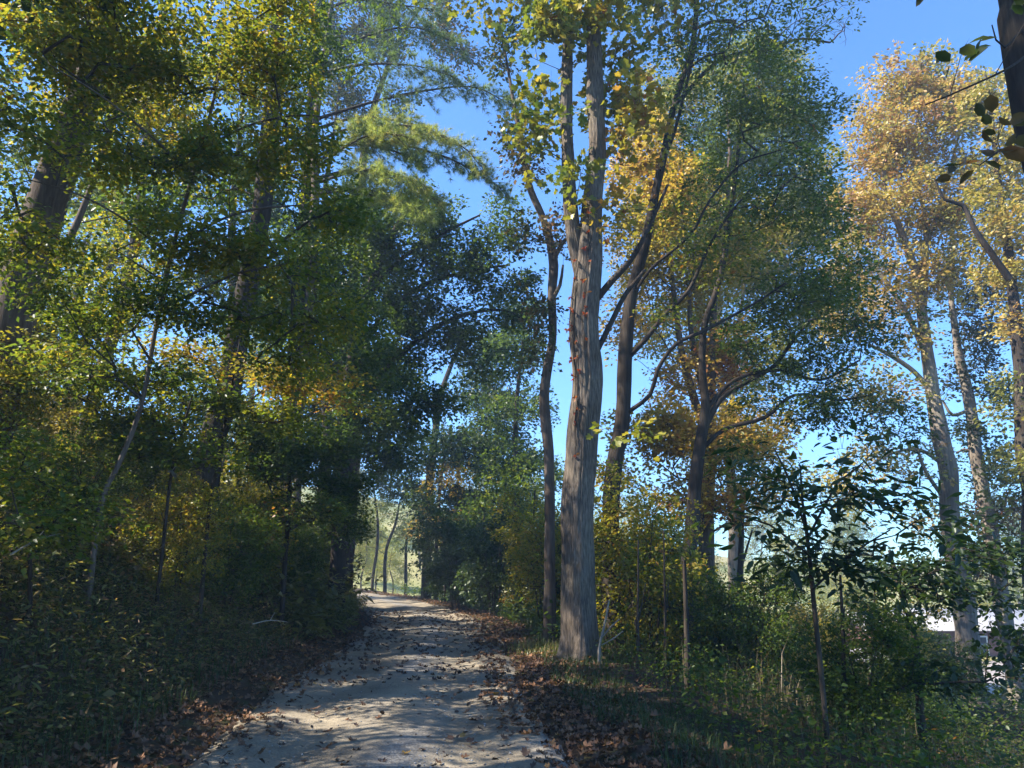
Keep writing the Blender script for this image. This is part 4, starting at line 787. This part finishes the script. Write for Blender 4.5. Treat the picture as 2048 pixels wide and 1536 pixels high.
# ------------------------------------------------------------------ bank vegetation
def scatter_plants(acc, g, xy, h, leafn, size, shape, tonem, tonej=.15, spread=.2, wid=1.0, stems=None):
    n = len(xy); z = ground(xy[:, 0], xy[:, 1]); P = np.stack([xy[:, 0], xy[:, 1], z], 1)
    h = h * np.exp(g.normal(size=n) * .35)
    k = leafn; u = np.sqrt(g.random((n, k))); an = g.random((n, k)) * 6.283
    out = np.stack([np.cos(an), np.sin(an), np.zeros_like(an)], -1)
    ln = g.normal(size=(n, 1, 2)) * .3 * h[:, None, None]
    pos = P[:, None] + np.concatenate([ln * u[..., None], (h[:, None] * u)[..., None]], -1) + out * spread * g.random((n, k, 1))
    d = unit(out + np.array([0, 0, -.15]) + g.normal(size=(n, k, 3)) * .35); nr = unit(np.array([0, 0, 1.]) + out * .3 + g.normal(size=(n, k, 3)) * .4)
    t = np.clip(tonem + g.normal(size=(n, 1)) * tonej + g.normal(size=(n, k)) * .1, 0, 1)
    place(acc, shape, pos.reshape(-1, 3), d.reshape(-1, 3), nr.reshape(-1, 3), (size * np.exp(g.normal(size=n * k) * .3)), t.ravel(), wid)
def blades(acc, g, xy, h, w, tone, lean=.5):
    n = len(xy); z = ground(xy[:, 0], xy[:, 1]); P = np.stack([xy[:, 0], xy[:, 1], z], 1)
    an = g.random(n) * 6.283; o = np.stack([np.cos(an), np.sin(an), an * 0], 1); s = np.stack([-o[:, 1], o[:, 0], an * 0], 1)
    hh = (h * np.exp(g.normal(size=n) * .3))[:, None]; l = lean * g.random((n, 1))
    m = P + [0, 0, 1] * hh * .6 + o * hh * l * .35; e = P + [0, 0, 1] * hh * (1 - .4 * l) + o * hh * l
    w = w * (.6 + .8 * g.random((n, 1)))
    v = np.stack([P - s * w, P + s * w, m + s * w * .8, m - s * w * .8, e], 1).reshape(-1, 3)
    b = (np.arange(n) * 5)[:, None]
    t = np.clip(tone + g.normal(size=n) * .2, 0, 1)
    acc.add(v, np.array([[0, 1, 2, 3]]) + b, t); acc.nv -= 0
    # tips share the verts just added: index from the previous block
    acc.f[-1] = acc.f[-1]
    acc.v.append(np.zeros((0, 3))); acc.f.append((np.array([[3, 2, 4]]) + b + acc.nv - len(v)).ravel()); acc.n.append(np.full(n, 3)); acc.t.append(t)
def uvpts(g, n, u0, u1, y0, y1, pw=1.0):
    u = g.uniform(u0, u1, n); y = y0 + (y1 - y0) * g.random(n) ** pw
    s = np.interp(y, _cy[:-1], np.diff(_cx) / np.diff(_cy)); k = np.sqrt(1 + s * s)
    return np.stack([xc(y) + u * k, y], 1)
g = np.random.default_rng(301)
a = Acc()
p = uvpts(g, 5000, -6.5, -2.2, 3.2, 14, 1.3); scatter_plants(a, g, p, .16, 9, .04, 'dia', .4, .25, .13)
p = uvpts(g, 3000, -9, -3.1, 4, 22, 1.2); scatter_plants(a, g, p, .45, 14, .052, 'dia', .5, .25)
p = uvpts(g, 2300, -9, -1.9, 14, 46, 1.2); scatter_plants(a, g, p, .7, 13, .12, 'dia', .35)
p = uvpts(g, 1300, -14, -5, 6, 40, 1.0); scatter_plants(a, g, p, 1.0, 14, .12, 'dia', .4)
a.build('undergrowth', M['shrub'], kind='stuff')
a = Acc()
p = uvpts(g, 1500, -4.8, -2.3, 3.2, 14, 1.3); scatter_plants(a, g, p, .3, 7, .06, 'lance', .4, .25, wid=.8)
p = uvpts(g, 900, -4.5, -1.8, 14, 30, 1.2); scatter_plants(a, g, p, .4, 7, .16, 'lance', .3, wid=.7)
a.build('weeds', M['shrub'], kind='stuff')
# right slope
a = Acc()
p = uvpts(g, 4200, 2.9, 10, 3.5, 24, 1.2); scatter_plants(a, g, p, .5, 13, .045, 'dia', .35, .2)
p = uvpts(g, 2600, 2.2, 16, 14, 42, 1.1); scatter_plants(a, g, p, .6, 13, .10, 'dia', .35)
a.build('undergrowth', M['maple'], kind='stuff')
a = Acc()
p = uvpts(g, 13000, 2.0, 3.5, 3.5, 17, 1.5); p = p[vnoise(np.stack([p[:, 0] * 1.1, p[:, 1] * .7, p[:, 0] * 0], -1)) > .22]; blades(a, g, p, .13, .003, .4, 1.3)
p = uvpts(g, 6000, 2.2, 4.2, 14, 34, 1.2); blades(a, g, p, .24, .006, .45, .9)
p = uvpts(g, 16000, -4.6, -1.95, 3.5, 22, 1.4); blades(a, g, p, .2, .003, .4, 1.2)
p = np.stack([.55 + g.normal(size=1800) * .28, 14.2 + g.normal(size=1800) * .5], 1); blades(a, g, p, .15, .004, .95, .9)
a.build('verge_grass', M['grass'], kind='stuff')
a = Acc()
p = uvpts(g, 2200, 3.2, 9, 5, 15, 1.0); blades(a, g, p, .45, .003, .3, .7)
p = np.stack([4.0 + g.normal(size=900) * .6, 10.5 + g.normal(size=900) * .8], 1); blades(a, g, p, .6, .004, .7, .6)
a.build('dry_weeds', M['reed'], kind='stuff')

# ------------------------------------------------------------------ leaf litter
def litter(n, u0, u1, y0, y1, pw, dens, size=.054, g=g, shape='curl', onroad=False):
    p = uvpts(g, n, u0, u1, y0, y1, pw); u = road_u(p[:, 0], p[:, 1]); keep = g.random(n) < dens(u, p[:, 1]); p = p[keep]; u = u[keep]; m = len(p)
    z = np.where(np.abs(u) < 1.45, .035, ground(p[:, 0], p[:, 1])) + .012 + .03 * g.random(m)
    an = g.random(m) * 6.283; d = np.stack([np.cos(an), np.sin(an), g.normal(size=m) * .25], 1); nr = unit(np.stack([g.normal(size=m) * .45, g.normal(size=m) * .45, np.ones(m)], 1))
    return np.stack([p[:, 0], p[:, 1], z], 1), d, nr, size * np.exp(g.normal(size=m) * .25), g.beta(1.6, 2.2, m)
edge = lambda u, y: np.exp(-((np.abs(u) - np.where(u > 0, 2.0, 1.85)) / (np.where(u > 0, .46, .36) + .25 * (vnoise(np.stack([u * 0 + np.sign(u) * 4, y * .8, u * 0], -1)) > .5))) ** 2) * .9 + .15 * np.exp(-((np.abs(u) - 1.35) / .22) ** 2) * (vnoise(np.stack([u * 3, y * 1.3, u * 0], -1)) > .5)
a = Acc()
for args in [(11500, 1.0, 3.3, 4.2, 17, 1.35), (6500, -3.2, -1.0, 4.0, 17, 1.35), (5200, 1.0, 2.9, 16, 44, 1.2), (5200, -3.4, -1.0, 16, 44, 1.2)]:
    q = litter(*args, edge); place(a, 'curl', *q)
q = litter(16000, -5.2, -1.9, 4, 18, 1.2, lambda u, y: np.exp(-np.clip(-u - 2.3, 0, 9) / 1.3)); q[0][:, 2] += .10 * g.random(len(q[0])) * np.clip(-road_u(q[0][:, 0], q[0][:, 1]) - 2, 0, 1); place(a, 'dia', q[0], q[1], q[2], q[3] * 1.0, q[4], 1.6)
q = litter(5000, -13, -6, 6, 24, 1.0, lambda u, y: .6 + 0 * u, .1); place(a, 'dia', *q)
q = litter(3000, 2.4, 9, 4, 20, 1.2, lambda u, y: .5 + 0 * u); place(a, 'dia', *q)
q = litter(1500, 2.0, 3.4, 4, 17, 1.2, lambda u, y: .6 + 0 * u); q[0][:, 2] += .06 * g.random(len(q[0])); place(a, 'curl', *q)
a.build('leaf_litter', M['litter'], kind='stuff')
# countable leaves lying on the gravel
g = np.random.default_rng(410)
def leafmesh(seed, mat, kind='curl'):
    g2 = np.random.default_rng(seed); v, f = SH[kind]; v = v.copy(); v[:, :2] += g2.normal(size=(len(v), 2)) * .05
    c = g2.uniform(.5, 1.9); v[:, 2] = c * .32 * v[:, 1] ** 2 * 2 + g2.uniform(.0, .6) * (v[:, 0] - .35) ** 2 + g2.normal(size=len(v)) * .07; v[:, 2] -= v[:, 2].min()
    a = Acc(); a.add(v, f, g2.random()); 
    st = np.array([[0, 0, v[1, 2]], [-.2, .02, .06], [-.42, -.03, .02]]); tube(a, st, [.012, .01, .008], 3, .3)
    return a.mesh('fallen_leaf', M[mat])
mb = [leafmesh(500 + i, 'fallen', 'curl' if i < 5 else 'oval') for i in range(9)]; my = [leafmesh(520 + i, 'fallen_y') for i in range(3)]
n = 5200; p = uvpts(g, n, -1.5, 1.45, 5.6, 26, 1.1); u = road_u(p[:, 0], p[:, 1])
keep = g.random(n) < .16 + .25 * np.abs(u / 1.5) ** 2; p = p[keep]
vis = (np.abs(p[:, 0]) < .7 * p[:, 1]) & (p[:, 1] > 5.9); p = p[vis]; p = p[np.argsort(p[:, 1])]
sel = p[:300][:]; 
sel = p[:300]; rest = p[300:]
for i, (x, y) in enumerate(sel):
    yl = i % 41 == 7
    o = bpy.data.objects.new('fallen_leaf', (my if yl else mb)[i % (3 if yl else 9)]); COL.objects.link(o)
    s = g.uniform(.04, .085) * (1.15 if yl else 1); o.location = (x, y, .036 + .004 * g.random()); o.scale = (s, s, s * g.uniform(.7, 1.3)); o.rotation_euler = (g.normal() * .3, g.normal() * .3, g.random() * 6.28)
    if yl: tag(o, 'yellow curled fallen leaf lying on the pale gravel road', 'leaf', 'yellow leaves on the road')
    else: tag(o, 'curled dark brown fallen leaf lying on the pale gravel road', 'leaf', 'brown leaves on the road')
a = Acc(); m = len(rest); an = g.random(m) * 6.283
place(a, 'curl', np.concatenate([rest, np.full((m, 1), .045)], 1), np.stack([np.cos(an), np.sin(an), g.normal(size=m) * .2], 1), unit(np.stack([g.normal(size=m) * .3, g.normal(size=m) * .3, np.ones(m)], 1)), g.uniform(.05, .10, m), g.random(m) * .6)
q = litter(2600, -1.5, 1.5, 4.5, 40, 1.2, lambda u, y: .6 + 0 * u, .022); place(a, 'dia', *q)
a.build('scattered_leaves', M['fallen'], kind='stuff')

# ------------------------------------------------------------------ shrubs
def shrub(seed, leaf, r, h, size, label, loc, cov=1.6, shape='oval', tone=.4, stems=5):
    g2 = np.random.default_rng(seed); x, y = loc; z = gz(x, y)
    tr = []
    for k in range(stems):
        an = k * 2.4; e = np.array([x + math.cos(an) * r * .5, y + math.sin(an) * r * .5, z + h * .8])
        P = np.array([[x + math.cos(an) * .1, y + math.sin(an) * .1, z - .1], (np.array([x, y, z]) + e) / 2 + [0, 0, h * .12], e]); tr.append((P, np.array([.022, .016, .007])))
    bl = [BW(x + math.cos(k * 2.4) * r * .5, y + math.sin(k * 2.4) * r * .5, z + h * (.3 + .14 * k), r * .6, cov, tone, h * .28) for k in range(5)]
    return tree('shrub', label, 'shrub', tr[:1], bl, seed, leaf, size, 22, 'dia', 'twig', limbs=tr[1:], tree_kw=dict(spray=.35), limb_parts=False)
S1 = shrub(601, 'dark', 1.5, 3.2, .10, 'dark evergreen thicket shrub beyond the verge', (-2.1, 30))
S2 = shrub(602, 'maple', 1.2, 2.4, .062, 'green roadside shrub behind the forked poplar trunk', (2.6, 15.5))
S3 = shrub(603, 'canopy', 1.3, 3.0, .065, 'yellow green sunlit shrub at the right foot of the forked poplar', (2.3, 13.4), 1.3, tone=.6)
S4 = shrub(604, 'russet', 1.1, 2.2, .06, 'russet shrub among the weeds on the right slope', (5.4, 15), 1.0, tone=.3)
sh = [(S1, [(-1.9, 27.5, .95), (-.6, 24.5, .9), (1.0, 23, .9), (-3.0, 35, 1.2), (-1.2, 32, 1.15), (2.2, 27, 1.1)], 'dark evergreen shrub in the thicket lining the outer side of the bend', 'dark thicket shrubs along the bend'),
      (S2, [(3.6, 18.5, 1.2), (2.0, 19.5, 1.0), (5.0, 21, 1.0), (3.8, 13.0, .8), (7.2, 19, .7), (6.2, 12.5, .45), (4.0, 9.2, .6), (7.4, 10.0, .5), (10.5, 19, .6), (12.5, 24, .9), (9.5, 26, .8)], 'green shrub crowded among others on the slope right of the road', 'green shrubs on the right slope'),
      (S1, [(5.0, 17, .6), (11.5, 16.5, .5), (13.5, 18.5, .6)], 'dark shrub low on the right slope among the tree trunks', 'dark shrubs on the right slope'),
      (S4, [(8.0, 17.0, 1.1), (3.0, 22.5, 1.2)], 'russet tinged shrub farther down the right slope', 'russet shrubs on the right slope'),
      (S3, [(.9, 19.0, 1.0), (4.8, 24.5, 1.3)], 'yellow green shrub behind the trunks of the crooked tree and poplar', 'yellow green shrubs right of the road')]
k = 0
rel = ['just right of the forked poplar', 'behind the leaning dark tree', 'under the russet leaved tree', 'in front of the pale sunlit trunk', 'left of the dark sapling', 'behind the dark sapling', 'between the dark sapling and the bushy one', 'in front of the golden poplar trunk', 'at the right edge of the view']
used = {}
for s, L, lab, grp in sh:
    for x, y, sc_ in L:
        px = 1024 + FPX * x / (y * .972); b_ = int(np.clip((px - 1180) / 105, 0, 8))
        if px < 1180: lab2 = {True: 'dark shrub', False: 'green shrub'}[s is S1] + (' at the left end of the thicket' if px < 930 else ' in the middle of the thicket' if px < 1010 else ' at the right end of the thicket' if px < 1090 else ' between the crooked tree and the forked poplar')
        else: lab2 = ('dark' if s is S1 else 'russet' if s is S4 else 'yellow green' if s is S3 else 'green') + ' shrub ' + rel[b_]
        lab2 += (', close by' if y < 12 else ', halfway down the slope' if y < 18 else ', farther back' if y < 26 else ', far back')
        q = used.get(lab2, 0); used[lab2] = q + 1
        if q: lab2 += (', the lower one' if sc_ < 1 else ', the taller one')
        dup(s, (x, y, gz(x, y)), k * 1.7, sc_, lab2, 'shrubs on the outer side of the road'); k += 1
# hill side shrubs (left)
for s, x, y, sc_, lab in [(S2, -4.6, 12.5, .7, 'green shrub on the left bank below the thick dark trunk'), (S3, -5.6, 17.5, .5, 'sunny shrub on the left bank halfway to the bend'), (S2, -5.6, 22, .9, 'green shrub near the top of the bank by the bend'), (S1, -6.4, 27, .8, 'dark shrub at the inside of the bend'), (S2, -7.2, 14.5, .9, 'green shrub high on the left bank'), (S2, -5.4, 9.4, .6, 'green shrub on the bank below the leaning maple'), (S3, -6.8, 19.5, 1.0, 'yellow green shrub high on the bank'), (S4, -6.2, 11, .7, 'russet shrub on the left bank'), (S3, -4.6, 10.6, .55, 'yellow green bush low on the bank in front of the thick dark trunk'), (S3, -5.0, 14.2, .65, 'sunny bush on the bank in front of the grey trunk'), (S2, -4.7, 16.4, .6, 'low green bush on the bank before the bend'), (S3, -6.0, 8.4, .6, 'yellow green bush by the slim leaning maple'), (S3, -7.6, 11.6, .8, 'yellow green bush high on the bank under the snag')]:
    dup(s, (x, y, gz(x, y)), x * 3, sc_, lab, 'shrubs on the left bank')

# ------------------------------------------------------------------ creeper on the big trunk
g = np.random.default_rng(700)
a = Acc(); lv = Acc(); P, r = A1
q = smooth_line(np.concatenate([P, r[:, None]], 1), .1); hq = q[:, 2] - gz(P[0, 0], P[0, 1]); q[:, 0] += (vnoise(np.stack([hq * .9, hq * 0 + 101, hq * 0], -1)) - .5) * q[:, 3] * .5; q = q[(q[:, 2] > 2.5) & (q[:, 2] < 8.2)]
for s in range(5):
    th = -math.pi / 2 + g.uniform(-1.1, .9); ths = th + np.cumsum(g.normal(size=len(q)) * .05)
    z0, z1 = sorted(g.integers(0, len(q), 2)); z1 = max(z1, z0 + 25); sl_ = slice(z0, min(z1, len(q)))
    v = q[sl_, :3] + np.stack([np.cos(ths[sl_]), np.sin(ths[sl_]), ths[sl_] * 0], 1) * (q[sl_, 3:4] + .006)
    if len(v) < 4: continue
    tube(a, v, np.full(len(v), .007), 4)
    for i in range(0, len(v), 3):
        if g.random() < .45:
            o = unit(v[i] - q[sl_][i, :3]); m = g.integers(2, 6); e = v[i] + o * g.uniform(.01, .07) + g.normal(size=3) * .03; tube(a, [v[i], e], [.004, .002], 3)
            dd = unit(g.normal(size=(m, 3)) + o * .6 + [0, 0, -.5]); place(lv, 'oval', np.repeat(e[None], m, 0), dd, unit(g.normal(size=(m, 3)) + o), g.uniform(.05, .09, m), g.random(m))
rt = thing('red_creeper', 'reddish creeper clinging to the furrowed trunk of the forked tulip poplar', 'creeper', q[0, :3] + [0, -.32, 0])
a.build('stem', M['twig'], rt, kind='stuff'); lv.build('leaves', M['red'], rt, kind='stuff')
# pale dead sticks by the trunk foot and on the bank
stick('dead_stick', 'pale forked dead stick standing right at the foot of the big poplar', [(1198, 1300, 5), (1206, 1262, 5), (1212, 1235, 4), (1218, 1200, 3)], 11.6, forks=[[(1204, 1275, 3), (1225, 1250, 3), (1240, 1238, 2)], [(1204, 1290, 3), (1230, 1275, 3), (1246, 1262, 2)]])
for i, (x0, y0, x1, y1, Y, lab) in enumerate([(350, 952, 320, 940, 9, 'short bleached log lying on the bank below the saplings'), (20, 1110, 90, 1065, 6, 'thin bleached stick poking from the bank by the bush'), (505, 1248, 565, 1246, 9.5, 'thin pale twig lying across the foot of the bank')]):
    pa, pb = W(x0, y0, Y), W(x1, y1, Y); pb[1] += .2
    a = Acc(); q = smooth_line(np.array([pa, (pa + pb) / 2 + [0, 0, .03], pb]), .08); tube(a, q, np.linspace(.022 if i == 0 else .008, .01 if i == 0 else .004, len(q)), 5, cap=True)
    tube(a, [q[len(q) // 2], q[len(q) // 2] + [.03, .05, .09]], [.005, .003], 4)
    o = a.build('dead_branch', M['deadwood'], smooth=True, origin=pa); tag(o, lab, 'branch')

# ------------------------------------------------------------------ low building, its yard, and a pole, down in the valley
bx, by = 27.5, 45.0; bz = -4.3
root = thing('low_building', 'low building with a pale metal roof glimpsed through the trees at the right', 'building', (bx, by, bz))
def box(name, x0, x1, y0, y1, z0, z1, mat, parent):
    v = np.array([[x0, y0, z0], [x1, y0, z0], [x1, y1, z0], [x0, y1, z0], [x0, y0, z1], [x1, y0, z1], [x1, y1, z1], [x0, y1, z1]])
    a = Acc(); a.add(v, [[0, 3, 2, 1], [4, 5, 6, 7], [0, 1, 5, 4], [1, 2, 6, 5], [2, 3, 7, 6], [3, 0, 4, 7]])
    return a.build(name, mat, parent, origin=(bx, by, bz))
wallm = plain('brown_red_siding', (.16, .06, .045), var=.25, scale=3); roofm = plain('white_metal_roof', (.38, .36, .35), rough=.4, var=.08, scale=2)
box('wall', bx - 7, bx + 8, by, by + 6, bz - .6, bz + 2.25, wallm, root)
a = Acc(); x0, x1, y0, y1 = bx - 7.5, bx + 8.5, by - .5, by + 6.5; ze, zr, ym = bz + 2.2, bz + 3.2, by + 3; t = .06
for ya, yb, za, zb in ((y0, ym, ze, zr), (y1, ym, ze, zr)):
    v = [[x0, ya, za], [x1, ya, za], [x1, yb, zb], [x0, yb, zb], [x0, ya, za + t], [x1, ya, za + t], [x1, yb, zb + t], [x0, yb, zb + t]]
    a.add(v, [[0, 1, 2, 3], [4, 5, 6, 7], [0, 1, 5, 4], [1, 2, 6, 5], [2, 3, 7, 6], [3, 0, 4, 7]])
a.build('roof', roofm, root)
gl = plain('dark_glass', (.03, .035, .04), rough=.15); fr = plain('white_paint', (.7, .7, .68), rough=.6)
for wx in (bx - 4.5, bx - 1, bx + 5.5):
    f = box('window', wx - .6, wx + .6, by - .06, by + .01, bz + .8, bz + 1.9, fr, root); p_ = box('pane', wx - .5, wx + .5, by - .08, by - .062, bz + .88, bz + 1.82, gl, f)
box('door', bx + 1.6, bx + 2.6, by - .05, by + .01, bz - .1, bz + 1.95, fr, root)
yx = np.linspace(14, 44, 40); yy_ = np.linspace(27, 43.5, 30); YX, YYg = np.meshgrid(yx, yy_)
sheet('gravel_yard', YX, YYg, ground(YX, YYg) + .02, plain('pale_yard_gravel', (.3, .26, .23), var=.25, scale=1.2))
px_, py_ = 21.2, 58; a = Acc(); zb = gz(px_, py_)
root = thing('utility_pole', 'thin pale utility pole seen through the leaves left of the dark sapling', 'pole', (px_, py_, zb))
tube(a, [[px_, py_, zb - .3], [px_, py_, zb + 5.2]], [.14, .11], 8, cap=True); a.build('post', M['deadwood'], root, smooth=True)
a = Acc(); tube(a, [[px_ - .8, py_, zb + 4.8], [px_ + .8, py_, zb + 4.8]], [.05, .05], 6, cap=True); a.build('crossarm', M['deadwood'], root)
